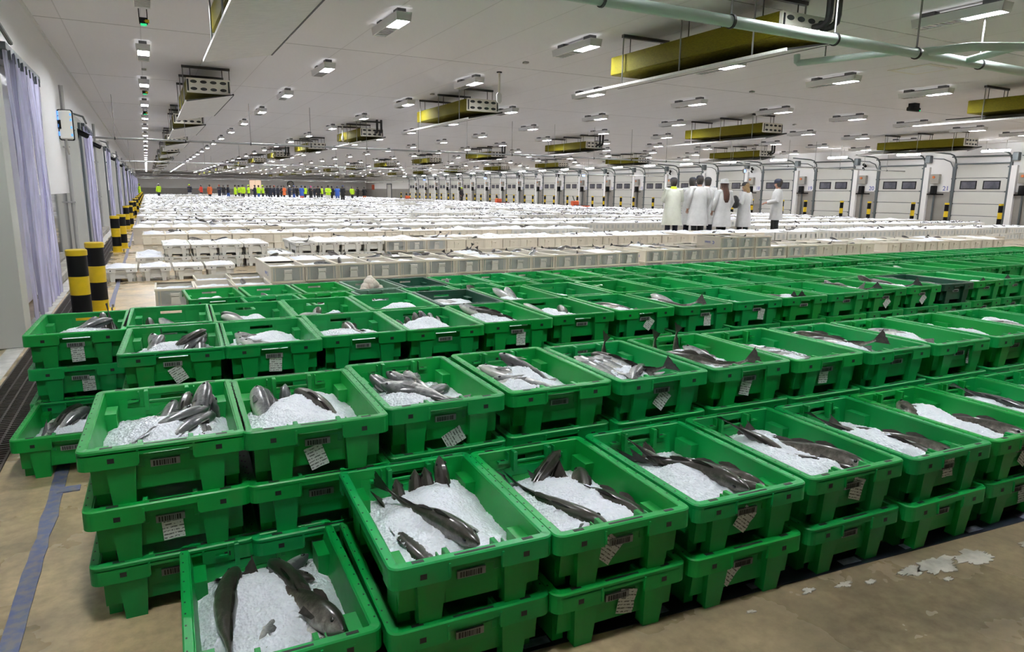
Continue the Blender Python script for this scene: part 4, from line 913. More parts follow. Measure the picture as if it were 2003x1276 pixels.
# one crate standing on the floor by the drain, behind the second row
q = stack(0, 1, -.630, 3.545, -3.0, 1, 2)
fill(*q, 3, [('silver', 0, -.13, .02, 70, 8, 30, -.002), ('cod', 2, -.085, .0, 76, 6, 0, .004), ('small', 0, .1, .22, 60, 30, 0, .0), ('silver', 1, -.17, -.1, 90, 0, 40, .0)], ice_dz=.0)
# third and fourth rows back to back, three high
fl3 = [(-.62, 4.13), (-.18, 3.48), (.27, 3.46), (.735, 3.50), (1.195, 3.48), (1.665, 3.50), (2.155, 3.54), (2.645, 3.53), (3.14, 3.49)]
while len(fl3) < 17: fl3.append((fl3[-1][0]+.50, fl3[-1][1]+.004))
rnd = random.Random(5)
def rand_fish(n, hi=True, kinds=('silver', 'small', 'cod')):
    out = []
    for _ in range(n):
        back = rnd.random() < .55; kd = rnd.choice(kinds)
        u, v = rnd.uniform(-.13, .13), (rnd.uniform(.10, .22) if back else rnd.uniform(-.2, .1))
        out.append((kd, rnd.randrange(3), u, v, rnd.uniform(60, 150) if back else rnd.uniform(95, 170), rnd.uniform(10, 45) if (back and kd != 'cod') else rnd.uniform(0, 6), rnd.uniform(-20, 30), rnd.uniform(.002, .016)))
    return out
f3 = {1: [('silver', 0, -.16, .0, 80, 20, 0, .006), ('silver', 1, -.08, .06, 100, 30, 0, .01), ('silver', 2, .12, -.1, 60, 20, 10, .0), ('small', 0, .06, -.05, 40, 20, 0, .0), ('silver', 0, .16, -.12, 90, 30, 0, .004), ('small', 2, -.05, .2, -85, -40, 0, .0)],
      4: [('small', k, -.16+.05*k, .16, 90, 35, 0, .012) for k in range(7)], 0: [('silver', 0, -.15, 0, 40, 10, 20, .0), ('silver', 1, -.08, .1, 60, 25, 0, .0), ('small', 0, .1, .15, 100, 30, 0, .0), ('small', 2, .14, .2, -80, -30, 0, .0)]}
pp3 = {1: {2: (1, .015, .075, R(-28))}, 2: {2: (2, .0, .085, R(4))}, 5: {2: (0, .02, .08, R(2))}, 7: {2: (1, .03, .09, R(35))}, 8: {2: (2, .02, .085, R(2))}, 9: {2: (0, .04, .09, R(10))}, 12: {2: (0, .02, .08, R(45))}, 13: {2: (1, .02, .08, R(40))}, 0: {2: (1, .0, .075, R(-2)), 1: (0, .03, .09, R(-2))}}
for i, (x, y) in enumerate(fl3):
    q = stack(3, i, x, y, -2.0 if i != 0 else -1.0, 3, 1, 'darkgreen' if i == 14 else None, pp3.get(i))
    fill(*q, i+1, f3.get(i, rand_fish(rnd.choice((2, 3, 4)))), hi=i < 8, parts=i < 6)
fl4 = [(-.175, 4.20), (.27, 4.15), (.73, 4.165), (1.205, 4.19), (1.685, 4.19), (2.165, 4.20), (2.655, 4.24), (3.15, 4.22)]
while len(fl4) < 20: fl4.append((fl4[-1][0]+.50, fl4[-1][1]+.004))
for i, (x, y) in enumerate(fl4):
    q = stack(4, i, x, y, -1.5, 3, 1 if i < 8 else 0, 'darkgreen' if i == 4 else None)
    if i == 7 or i == 11: continue
    fill(*q, i+3, rand_fish(rnd.choice((1, 2, 3)), kinds=('small', 'silver')), hi=False, parts=False, ice_dz=rnd.uniform(-.03, .0))
# fifth and sixth rows, two high, lower in places
for i in range(30):
    x = .66+.485*i; y = 5.60+.030*(x-.6)+(-.0 if x < 8.9 else -.22)
    low = 6.45 < x < 8.9
    q = stack(5, i, x, y, 1.6 if not i == 17 else 5, 1 if low else 2, 0, 'palegreen' if i in (2, 14) else None)
    fill(*q, i, rand_fish(rnd.choice((0, 1, 1, 2)), kinds=('small',)), hi=False, parts=False, ice_dz=-.03)
for i in range(31):
    x = .235+.487*i; y = 6.30+.034*(x-.2)
    q = stack(6, i, x, y, 1.8, 2, 1 if i < 6 else 0, {3: 'palegreen', 4: 'darkgreen'}.get(i))
    fill(*q, i+4, rand_fish(rnd.choice((0, 1, 2)), kinds=('small',)), hi=False, parts=False, ice_dz=-.03)
    if i == 3:
        r_ = MB(); rr = random.Random(9)
        for k in range(26):
            a = rr.uniform(0, 2*PI); d_ = rr.uniform(0, .13); zz = .11+.16*(1-d_/.13)*rr.uniform(.4, 1); r_.ell((d_*math.cos(a), d_*math.sin(a)*1.1, zz), (rr.uniform(.03, .055),)*3, 9, 6)
        tag(obj('fish_roe', r_.mesh('roe', ['roe']), None, (q[0], q[1], q[2])), 'heap of pale roe in the faded crate of the sixth row', 'roe', kind='stuff')
    if i in (1, 2):
        tgt = q

# ---------------------------------------------------------------- white crates
WW, WL, WH = .40, .60, .20
def white_kit():
    a, c, T = WW/2, WL/2, .010; t = MB()
    t.box(-a, -a+T, -c, c, 0, WH); t.box(a-T, a, -c, c, 0, WH); t.box(-a+T, a-T, c-T, c, 0, WH); t.box(-a+T, a-T, -c+T, c-T, 0, .012)
    for s in (1, -1):
        t.box(s*(a-.004)-.010, s*(a-.004)+.010, -c-.004, c+.004, WH-.030, WH, 0, .003); t.box(-a, a, s*c-.010, s*c+.006, WH-.026, WH, 0, .003)
        t.box(s*(a-.020)-.006, s*(a-.020)+.006, -c-.005, -c+.012, 0, WH-.02); t.box(s*(a-.052)-.004, s*(a-.052)+.004, -c-.003, -c+.008, .01, WH-.025)
    t.box(-a, a, -c-.005, -c+.008, 0, .014)
    e = MB(); e.box(-a+.012, a-.012, -c, -c+.006, .012, WH-.022)
    h = MB(); h.hexa([(-.050, -c-.010, .02), (.050, -c-.010, .02), (.050, -c, .02), (-.050, -c, .02), (-.040, -c-.016, .105), (.040, -c-.016, .105), (.040, -c, .105), (-.040, -c, .105)])
    h.box(-.048, .048, -c-.026, -c, .112, .126, 0, .003); h.box(-.048, .048, -c-.028, -c-.018, .126, .150, 0, .003); h.box(-.048, -.038, -c-.026, -c, .1, .15); h.box(.038, .048, -c-.026, -c, .1, .15)
    one = MB()
    for src in (t, e, h):
        o_ = len(one.v); one.v += src.v; one.f += [[i+o_ for i in f] for f in src.f]; one.m += src.m; one.sm += src.sm
    return t.mesh('white_crate_tub', ['cream']), e.mesh('end_panel', ['milky']), h.mesh('handle', ['white_plastic']), one.mesh('white_crate_single', ['cream'])
W_tub, W_end, W_h, W_one = white_kit()
def logo_mesh(col, c_shape):
    m_ = MB(); n = 16
    if c_shape:
        pts = []
        for k in range(n+1):
            a_ = R(50)+R(260)*k/n; pts.append((a_, .028, .015+.006*math.sin(PI*k/n)))
        vs = []; fs = []
        for a_, ro, ri in pts: vs += [(-.001, -.10+ro*math.cos(a_), ro*math.sin(a_)), (-.001, -.094+ri*math.cos(a_), ri*math.sin(a_))]
        for k in range(n): fs.append((2*k, 2*k+1, 2*k+3, 2*k+2))
        m_.add(vs, fs)
    for k in range(5):
        y = -.03+.03*k if c_shape else -.08+.03*k
        m_.box(-.0012, 0, y, y+.006, -.018, .018); m_.box(-.0012, 0, y, y+.020, .012, .018); m_.box(-.0012, 0, y, y+.018, -.003, .003)
    return m_.mesh('side_logo', [col])
LG_B, LG_R = logo_mesh('logoblue', True), logo_mesh('logored', False)
# layout: (x, y, z, phrase bits) for every white crate that shows
WC = []      # dict(x,y,z,row,i,tier,top,front)
def wrow(row, y, xa, xb, tiers, slope=0., pitch=.412, gaps=(), skip=0, front=True):
    i = 0; x = xa
    while x < xb:
        n = tiers(x) if callable(tiers) else tiers
        if not any(g0 < x < g1 for g0, g1 in gaps):
            for t in range(n):
                top = t == n-1
                if top or front: WC.append(dict(x=x+WW/2, y=y+slope*(x-xa)+WL/2, z=t*.19, row=row, i=i, tier=t, n=n, top=top))
        i += 1; x += pitch
random.seed(77)
wrow(1, 8.62, 1.24, 6.75, 2, .045)
wrow(1, 9.02, 7.25, 17.5, lambda x: 3 if 8.55 < x < 9.75 else 2, -.02, gaps=((13.0, 13.4),))
wrow(2, 9.24, 1.24, 6.75, 2, .045, front=False); wrow(2, 9.64, 7.25, 18.5, 2, -.02, front=False)
wrow(3, 8.45, .0, 1.2, 1); wrow(3, 9.10, .45, 1.1, 1)
yv = 15.4; rown = 6; RY = [12.45]
while yv < 112: RY.append(yv); yv += 2.6+.25*math.sin(yv)
for k, y in enumerate(RY):
    xb = min(29.0, 2.05*y+1.5); xa = -.25+.12*math.sin(k*2.1)
    lo = lambda x, k=k: 2 if noise.noise(Vector((x*.16+k*3.3, k*1.7, 0))) > -.36 else (1 if noise.noise(Vector((x*.3, k*2.2, 5))) < .25 else 3)
    if k == 0: lo = lambda x: 2 if (.1 < x < 1.6 or x > 2.2) else 1
    cut = [(16.0+.5*math.sin(k), 16.9+.5*math.sin(k))] if k > 3 else []
    wrow(4+2*k, y, xa, xb, lo, 0, gaps=cut); wrow(5+2*k, y+.62, xa, xb, lo, 0, front=False, gaps=cut)
cf = Vector((0, 0, CAM_Z))
def vis_size(c):
    d = Vector((c['x'], c['y'], c['z']))-cf; w_ = d.dot(fw)
    if w_ < .5: return 0
    px, py = 1001.5+1335*d.dot(rt)/w_, 638-1335*d.dot(up)/w_
    return 0 if (px < -40 or px > 2043) else 1/w_
for c in WC: c['s'] = vis_size(c)
WC.sort(key=lambda c: -c['s'])
random.seed(31)
def in_row(c): return '%s from the curtain wall, white row %s' % (ordw(c['i']+1), ordw(c['row']))
near = WC[:300]; far = [c for c in WC[300:] if c['s'] > 0]
for k, c in enumerate(near):
    tr = 'upper' if c['tier'] == 1 and c['n'] == 2 else ['lower', 'middle', 'uppermost'][c['tier']] if c['n'] > 1 else 'single'
    lab = '%s milky-white fish crate, %s' % (tr, in_row(c))
    seg = ', beyond the gap' if (c['row'] in (1, 2) and c['x'] > 7) else ''
    if c['row'] == 3 and c['y'] > 9.2: seg = ', back'
    rz = R(random.uniform(-1.2, 1.2)); loc = (c['x']+random.uniform(-.004, .004), c['y']+random.uniform(-.015, .015), c['z'])
    lugged = c['row'] in (4, 5) and c['x'] < 4.2 and not c['x'] > 3.2 or (c['row'] in (4, 5) and 2.3 < c['x'] < 3.8)
    if k < 110 and not lugged:
        o = thing('white_fish_crate', lab+seg, 'crate', loc, rz, 'white crates', W_tub); obj('end_panel', W_end, o); obj('handle', W_h, o)
    else:
        o = thing('white_fish_crate', lab+seg, 'crate', loc, rz, 'white crates', W_one)
    if lugged:
        o.data = K_one; recolour(o, 'white_plastic'); o.scale = (.87, .89, 1.0)
    if (c['row'] == 1 and c['i'] in (0,) ) or (c['row'] == 1 and c['tier'] == 2) or (c['row'] == 1 and c['i'] == 1 and c['x'] > 7) or (c['row'] == 4 and c['i'] in (9, 12, 14)):
        obj('side_logo', LG_B if c['row'] == 1 else LG_R, o, (-WW/2-.006, -.02, .09))
# floor run of lugged white crates by the bollards
for k in range(4):
    x = -.62+.43*k
    o = thing('white_fish_crate', 'low white crate with lugs on the floor, %s in line from the bollards' % ordw(k+1), 'crate', (x+.21, 11.2, 0), 0, 'white crates', K_one); recolour(o, 'white_plastic'); o.scale = (.87, .89, 1.0)
    WC.append(dict(x=x+.21, y=11.2, z=0, row=90, i=k, tier=0, n=1, top=True, s=1))
# the rest of the white crates, too many to single out
fm = MB()
for c in far:
    a, d_, z, h = WW/2-.003, WL/2, c['z'], WH-(.005 if c['top'] else .012); x, y = c['x']+random.uniform(-.01, .01), c['y']+random.uniform(-.03, .03)
    if c['y'] > 60: a = WW/2
    i_ = .014
    vs = [(x-a, y-d_, z), (x+a, y-d_, z), (x+a, y+d_, z), (x-a, y+d_, z), (x-a, y-d_, z+h), (x+a, y-d_, z+h), (x+a, y+d_, z+h), (x-a, y+d_, z+h),
          (x-a+i_, y-d_+i_, z+h), (x+a-i_, y-d_+i_, z+h), (x+a-i_, y+d_-i_, z+h), (x-a+i_, y+d_-i_, z+h), (x-a+i_, y-d_+i_, z+h-.06), (x+a-i_, y-d_+i_, z+h-.06), (x+a-i_, y+d_-i_, z+h-.06), (x-a+i_, y+d_-i_, z+h-.06)]
    fs = [(0, 1, 5, 4), (1, 2, 6, 5), (2, 3, 7, 6), (3, 0, 4, 7), (4, 5, 9, 8), (5, 6, 10, 9), (6, 7, 11, 10), (7, 4, 8, 11), (8, 9, 13, 12), (9, 10, 14, 13), (10, 11, 15, 14), (11, 8, 12, 15), (12, 13, 14, 15)]
    fm.add(vs, fs, 0)
    if c['y'] < 34: fm.add([(x-.13, y-d_-.001, z+.03), (x-.05, y-d_-.001, z+.03), (x-.05, y-d_-.001, z+.14), (x-.13, y-d_-.001, z+.14), (x+.05, y-d_-.001, z+.03), (x+.13, y-d_-.001, z+.03), (x+.13, y-d_-.001, z+.14), (x+.05, y-d_-.001, z+.14)], [(0, 1, 2, 3), (4, 5, 6, 7)], 1)
tag(obj('white_fish_crates', fm.mesh('white_fish_crates', ['white_plastic', 'milky'])), 'countless white fish crates in rows filling the far hall', 'crates', 'white crates', 'stuff')
# ice in the white crates and the fish poking out of it
im = MB(); FP = []
for c in WC:
    if not c['top'] or c['s'] <= 0: continue
    near_ = c['y'] < 20; nx, ny = (12, 16) if near_ else ((5, 6) if c['y'] < 45 else (3, 3)); low = -.055 if (c['row'] in (1, 2, 3) and random.random() < .8) else (-.012 if random.random() < .85 else -.05)
    hump = random.uniform(.005, .03)+(.012 if low > -.03 else 0); a, d_ = WW/2-.013, WL/2-.013; z0 = c['z']+WH+low; vs = []; fs = []
    gx, gy, gh = random.uniform(-.5, .5), random.uniform(-.5, .5), random.uniform(0, .03)
    for j in range(ny+1):
        for i in range(nx+1):
            u, v = -1+2*i/nx, -1+2*j/ny
            h = hump*(1-u*u)*(1-v*v)+gh*math.exp(-((u-gx)**2+(v-gy)**2)*4)+(.012*noise.noise(Vector((c['x']*7+u*3, c['y']*5+v*4, 2)))+.008*noise.noise(Vector((c['x']*9+u*11, c['y']*5+v*14, 7))) if near_ else random.uniform(-.008, .012))
            vs.append((c['x']+u*a, c['y']+v*d_, z0+h))
    for j in range(ny):
        for i in range(nx): q_ = j*(nx+1)+i; fs.append((q_, q_+1, q_+nx+2, q_+nx+1))
    im.add(vs, fs, 0, True)
    band = noise.noise(Vector((c['x']*.12, c['row']*1.31, 9)))
    nf = 2 if band > .22 else (1 if random.random() < .30 else 0)
    if c['y'] > 55: nf = 1 if band > .1 else 0
    if 14 < c['x'] < 27 and (26 < c['y'] < 28.2 or 33.5 < c['y'] < 36): nf = 4      # two long rows bristling with tails
    for _ in range(nf): FP.append((c, z0))
tag(obj('ice', im.mesh('ice_far', ['ice'])), 'crushed ice heaped in the white crates of the hall', 'ice', None, 'stuff')
FP.sort(key=lambda f: -f[0]['s']); random.seed(8)
sm = MB(); cnt = {}
for k, (c, z0) in enumerate(FP):
    mw = Matrix.Translation((c['x']+random.uniform(-.1, .1), c['y']+random.uniform(-.2, .2), z0+random.uniform(.012, .035))) @ CR(random.uniform(0, 2*PI), 4, 'Z') @ CR(R(random.uniform(-28, 20)), 4, 'Y') @ CR(R(random.uniform(-30, 30)), 4, 'X')
    if k < 130:
        key = (c['row'], c['i'], c['x'] > 7); cnt[key] = cnt.get(key, 0)+1
        add_fish(FISH['small'][k % 3], mw, '%s grey fish in crate %s%s' % (['one', 'another', 'third'][cnt[key]-1], in_row(c) if c['row'] < 90 else 'on the floor, %s from the bollards' % ordw(c['i']+1), ' beyond the gap' if (c['row'] in (1, 2) and c['x'] > 7) else ''), False, 'fish in the white crates')
    else:
        l_ = random.uniform(.10, .2); h_ = random.uniform(.015, .035)
        vs = [mw @ Vector(p) for p in ((-l_, 0, h_*1.6), (-l_*.6, .012, 0), (0, .03, 0), (l_, 0, 0), (0, -.03, 0), (-l_*.6, -.012, 0), (0, 0, h_), (0, 0, -h_), (-l_, 0, -h_*.8))]
        sm.add(vs, [(1, 2, 6), (2, 3, 6), (3, 4, 6), (4, 5, 6), (5, 1, 6), (2, 1, 7), (3, 2, 7), (4, 3, 7), (5, 4, 7), (1, 5, 7), (0, 1, 5), (8, 5, 1), (0, 1, 8)], 0 if random.random() < .6 else 1)
tag(obj('fish_in_far_crates', sm.mesh('far_fish', ['fin', 'finpale'])), 'dark fish tails scattered on the ice of the far white crates', 'fish', None, 'stuff')

# ---------------------------------------------------------------- people
def skin_mesh(joints, edges, name, m, sub=2):
    names = list(joints); me = bpy.data.meshes.new(name); me.from_pydata([joints[n][:3] for n in names], [(names.index(a), names.index(b_)) for a, b_ in edges], [])
    o = bpy.data.objects.new(name, me); COL.objects.link(o)
    md = o.modifiers.new('skin', 'SKIN'); md.use_smooth_shade = True
    for i, n in enumerate(names):
        sv = me.skin_vertices[0].data[i]; r_ = joints[n][3]; sv.radius = (r_, joints[n][4] if len(joints[n]) > 4 else r_); sv.use_root = n == 'pelvis'
    s = o.modifiers.new('sub', 'SUBSURF'); s.levels = sub; s.render_levels = sub
    bpy.context.view_layer.update()
    out = bpy.data.meshes.new_from_object(o.evaluated_get(bpy.context.evaluated_depsgraph_get())); bpy.data.objects.remove(o)
    out.name = name; out.materials.clear(); out.materials.append(M[m]); out.polygons.foreach_set('use_smooth', [True]*len(out.polygons)); return out
def pose(variant):
    """standing figure facing +y, 1.75 m tall"""
    J = {'pelvis': (0, 0, .95, .13, .10), 'waist': (0, .01, 1.10, .12, .09), 'chest': (0, 0, 1.30, .14, .10), 'neck': (0, -.01, 1.49, .052), 'head0': (0, .01, 1.57, .075, .08), 'head1': (0, .01, 1.67, .078, .09),
         'nose': (0, .115, 1.605, .014), 'earl': (-.085, 0, 1.61, .014), 'earr': (.085, 0, 1.61, .014)}
    E_ = [('pelvis', 'waist'), ('waist', 'chest'), ('chest', 'neck'), ('neck', 'head0'), ('head0', 'head1'), ('head0', 'nose'), ('head1', 'earl'), ('head1', 'earr')]
    step = (.03, .10, -.06)[variant % 3]
    arms = {0: ((.26, .04, 1.15), (.12, .26, 1.10)), 1: ((.27, -.03, 1.16), (.25, .10, .93)), 2: ((.28, -.06, 1.17), (.14, .20, 1.22))}[variant % 3]
    for s, n in ((-1, 'l'), (1, 'r')):
        st = step*s
        J['hip'+n] = (s*.10, 0, .90, .095); J['knee'+n] = (s*.11, .02+st*.5, .50, .062); J['ank'+n] = (s*.11, st, .10, .042); J['toe'+n] = (s*.125, st+.17, .035, .036)
        E_ += [('pelvis', 'hip'+n), ('hip'+n, 'knee'+n), ('knee'+n, 'ank'+n), ('ank'+n, 'toe'+n)]
        e, w_ = arms; e = (e[0]*s, e[1], e[2]); w_ = (w_[0]*s, w_[1], w_[2])
        J['sh'+n] = (s*.185, -.01, 1.42, .062); J['el'+n] = e+(.044,); J['wr'+n] = w_+(.030,)
        d = (Vector(w_)-Vector(e)).normalized(); pm = Vector(w_)+d*.07; J['pa'+n] = tuple(pm)+(.036, .018)
        E_ += [('chest', 'sh'+n), ('sh'+n, 'el'+n), ('el'+n, 'wr'+n), ('wr'+n, 'pa'+n)]
        sd = d.cross(Vector((0, 0, 1))).normalized(); up_ = sd.cross(d)
        for k in range(4):
            a = pm+d*.035+sd*(.030-.02*k); b2 = a+d*(.032, .040, .037, .026)[k]-up_*.012; c2 = b2+d*.020-up_*.022
            J['f%d%s' % (k, n)] = tuple(a)+(.009,); J['g%d%s' % (k, n)] = tuple(b2)+(.008,); J['h%d%s' % (k, n)] = tuple(c2)+(.007,)
            E_ += [('pa'+n, 'f%d%s' % (k, n)), ('f%d%s' % (k, n), 'g%d%s' % (k, n)), ('g%d%s' % (k, n), 'h%d%s' % (k, n))]
        th = Vector(w_)+d*.03+sd*(-s*.0+.045); J['t0'+n] = tuple(th)+(.011,); J['t1'+n] = tuple(th+d*.045+sd*.012)+(.009,)
        E_ += [('wr'+n, 't0'+n), ('t0'+n, 't1'+n)]
    body = skin_mesh(J, E_, 'body', 'skin', 2)
    def garment(name, m, hem, flare, puff=1.0):
        g = MB(); n = 20; prof = [(1.485, .070, .072), (1.455, .125, .088), (1.425, .185, .105), (1.37, .222, .132), (1.25, .222, .148), (1.08, .208, .145), (.93, .226, .158)]
        prof = [p for p in prof if p[0] > hem+.05]+[(hem+(.93-hem)*q, .226+flare*(1-q), .158+flare*.8*(1-q)) for q in ((.66, .33, 0.) if hem < .8 else (0.,))]
        g.loft([[(rx*puff*math.cos(2*PI*i/n)*(1+.025*math.sin(5*2*PI*i/n+z*9)*(z < 1.1)), ry*puff*math.sin(2*PI*i/n)*(1+.04*math.sin(4*2*PI*i/n+z*7)*(z < 1.1)), z) for i in range(n)] for z, rx, ry in prof], 0, caps=False)
        for s, q in ((-1, 'l'), (1, 'r')):
            a, e, w_ = [Vector(J[k+q][:3]) for k in ('sh', 'el', 'wr')]
            g.tube([Vector((s*.10, 0, 1.42)), a+Vector((s*.01, 0, .0)), a.lerp(e, .5), e, e.lerp(w_, .5), w_], [.075, .085*puff, .074*puff, .068*puff, .060*puff, .050*puff], 12, 0, caps=False)
        return g.mesh(name, [m])
    def trousers():
        g = MB(); n = 18
        g.loft([[(.185*k*math.cos(2*PI*i/n), .135*k*math.sin(2*PI*i/n), z) for i in range(n)] for z, k in ((1.04, .9), (.95, 1.0), (.84, 1.0))], 0)
        for q in 'lr':
            a, e, w_ = [Vector(J[k+q][:3]) for k in ('hip', 'knee', 'ank')]; g.tube([a, a.lerp(e, .5), e, e.lerp(w_, .5), w_], [.105, .094, .078, .074, .070], 12)
        return g.mesh('trousers', ['navy'])
    def shoes():
        g = MB()
        for q in 'lr':
            p = Vector(J['ank'+q][:3]); c_ = [(p.x, p.y-.07), (p.x, p.y+.02), (p.x, p.y+.13), (p.x, p.y+.2)]
            g.loft([[(cx+wx*math.cos(2*PI*i/12), cy, max(.0, hz+hz*math.sin(2*PI*i/12))) for i in range(12)] for (cx, cy), wx, hz in zip(c_, (.036, .048, .050, .034), (.05, .055, .036, .024))], 0)
        return g.mesh('shoes', ['blackcloth'])
    def cap():
        g = MB(); n = 16
        g.loft([[(rx*math.cos(2*PI*i/n), .01+ry*math.sin(2*PI*i/n), z) for i in range(n)] for z, rx, ry in ((1.655, .098, .112), (1.70, .098, .112), (1.74, .086, .098), (1.765, .055, .062), (1.772, .01, .01))], 0)
        g.hexa([(-.075, .09, 1.662), (.075, .09, 1.662), (.05, .195, 1.648), (-.05, .195, 1.648), (-.075, .09, 1.672), (.075, .09, 1.672), (.05, .195, 1.656), (-.05, .195, 1.656)])
        return g.mesh('cap', ['navy'])
    def hair():
        g = MB(); n = 14
        g.loft([[(rx*math.cos(2*PI*i/n), -.012+ry*math.sin(2*PI*i/n), z) for i in range(n)] for z, rx, ry in ((1.53, .070, .06), (1.60, .090, .088), (1.67, .096, .102), (1.72, .085, .092), (1.76, .05, .055), (1.765, .01, .01))], 0)
        return g.mesh('hair', ['hairgrey'])
    ey = MB()
    for s in (-1, 1): ey.ell((s*.032, .092, 1.63), (.011, .008, .008), 8, 6)
    return dict(J=J, body=body, coat=garment('coat', 'coat', .47, .05, 1.04), jacket=garment('jacket', 'navy', .80, .0, 1.06), vest=garment('overcoat', 'navy', .62, .03, 1.05), trousers=trousers(), shoes=shoes(), cap=cap(), hair=hair(), eye=ey.mesh('eye', ['hole_shade_eye']))
POSE = [pose(v) for v in range(3)]
def person(x, y, face, label, v=0, top='jacket', topm='navy', legm='navy', capm='navy', shoem='blackcloth', s=1.0, hairm='hairgrey', grp=None, near=False):
    P_ = POSE[v]; o = thing('person', label, 'person', (x, y, 0), face, grp, P_['body']); o.scale = (s, s, s)
    def put(n, k, m):
        c = obj(n, P_[k], o)
        if m: recolour(c, m)
        return c
    put({'vest': 'jacket'}.get(top, top), top, topm); put('trousers', 'trousers', legm); put('shoes', 'shoes', shoem)
    if capm: put('cap', 'cap', capm)
    put('hair', 'hair', hairm)
    if near: put('eye', 'eye', None)
    return o
def px2(u, d_):     # floor point under image column u at viewing depth d_
    v_ = fw*d_+rt*((u-1001.5)/1335.33*d_); return v_.x, v_.y
AIS = [14.55, 17.45]
def px3(u, d_):
    x, y = px2(u, d_); ya = min(AIS, key=lambda a: abs(a-y)); ya = min(max(y, ya-.45), ya+.45); return x*ya/y, ya
def facing(dx, dy): return math.atan2(-dx, dy)
G = 'visitors in white coats'
x, y = px3(1302, 19.8); person(x, y, R(-25), 'person in pale coat and yellow collar, nearest the crowd end of the white coats', 0, 'coat', 'coatpale', 'navy', 'navy', grp=G, near=True, s=1.0)
cl = MB(); n = 16; cl.loft([[(.075*k*math.cos(2*PI*i/n), .078*k*math.sin(2*PI*i/n), z) for i in range(n)] for z, k in ((1.455, 1.35), (1.50, 1.05), (1.52, .98))], 0, caps=False); clm = cl.mesh('collar', ['hivis'])
obj('collar', clm, bpy.data.objects[[o.name for o in COL.objects if o.get('group') == G][-1]])
x, y = px3(1337, 19.9); person(x, y, R(-60), 'person in white coat half hidden behind the tall grey-white coat', 0, 'coat', 'coat', 'navy', 'navy', grp=G, near=True, s=1.01)
x, y = px3(1351, 19.2); person(x, y, R(-20), 'tall person in long greyish coat and dark trousers, seen from behind', 1, 'coat', 'coat', 'blackcloth', 'navy', grp=G, near=True, s=1.03)
x, y = px3(1366, 20.4); person(x, y, R(-40), 'person in white coat and navy cap behind the tall person', 2, 'coat', 'coat', 'navy', 'navy', grp=G, near=True, s=1.02)
x, y = px3(1397, 18.9); p = person(x, y, R(-10), 'woman in white coat with long brown hair and grey hat', 1, 'coat', 'coat', 'blackcloth', None, grp=G, near=True, s=.97, hairm='hairbrown')
hm_ = MB(); n = 18
hm_.loft([[(r_*math.cos(2*PI*i/n), .0+r_*1.1*math.sin(2*PI*i/n), z) for i in range(n)] for z, r_ in ((1.672, .172), (1.680, .172), (1.695, .108), (1.75, .098), (1.79, .085), (1.80, .02))], 0); obj('hat', hm_.mesh('hat', ['greycloth']), p)
lh = MB(); lh.loft([[(rx*math.cos(2*PI*i/n), yo+ry*math.sin(2*PI*i/n), z) for i in range(n)] for z, rx, ry, yo in ((1.14, .04, .02, -.165), (1.22, .085, .035, -.160), (1.36, .10, .045, -.150), (1.48, .095, .05, -.105), (1.60, .096, .07, -.05), (1.68, .08, .06, -.03))], 0); obj('long_hair', lh.mesh('long_hair', ['hairbrown']), p)
x, y = px3(1438, 18.7); p2 = person(x, y, R(15), 'person in white coat with blond hair under a dark cap', 2, 'coat', 'coat', 'blackcloth', 'blackcloth', grp=G, near=True, s=.945, hairm='hairblond')
lh = MB(); lh.loft([[(rx*math.cos(2*PI*i/n), yo+ry*math.sin(2*PI*i/n), z) for i in range(n)] for z, rx, ry, yo in ((1.46, .07, .03, -.10), (1.54, .098, .05, -.07), (1.62, .098, .07, -.03))], 0); obj('long_hair', lh.mesh('blond_hair', ['hairblond']), p2)
bg = MB(); bg.loft([[(rx*math.cos(2*PI*i/n), ry*math.sin(2*PI*i/n), z) for i in range(n)] for z, rx, ry in ((-.17, .07, .05), (-.12, .13, .085), (.02, .14, .09), (.12, .10, .07), (.17, .04, .035))], 0)
x, y = px3(1420, 18.55); o = tag(obj('backpack', bg.mesh('bag', ['leather']), None, (x, y, 1.13), (0, R(-14), R(10))), 'black leather bag worn at the side of the woman in the grey hat', 'bag')
bs_ = MB(); bs_.tube([(-.10, .02, .10), (-.16, .03, .22), (-.18, .05, .33), (-.15, .1, .36)], .012, 6); obj('bag_strap', bs_.mesh('strap', ['leather']), o)
x, y = px3(1499, 18.6); person(x, y, R(48), 'person in short white coat and dark trousers, standing apart from the other white coats', 0, 'vest', 'coat', 'blackcloth', 'navy', grp=G, near=True, s=1.01)
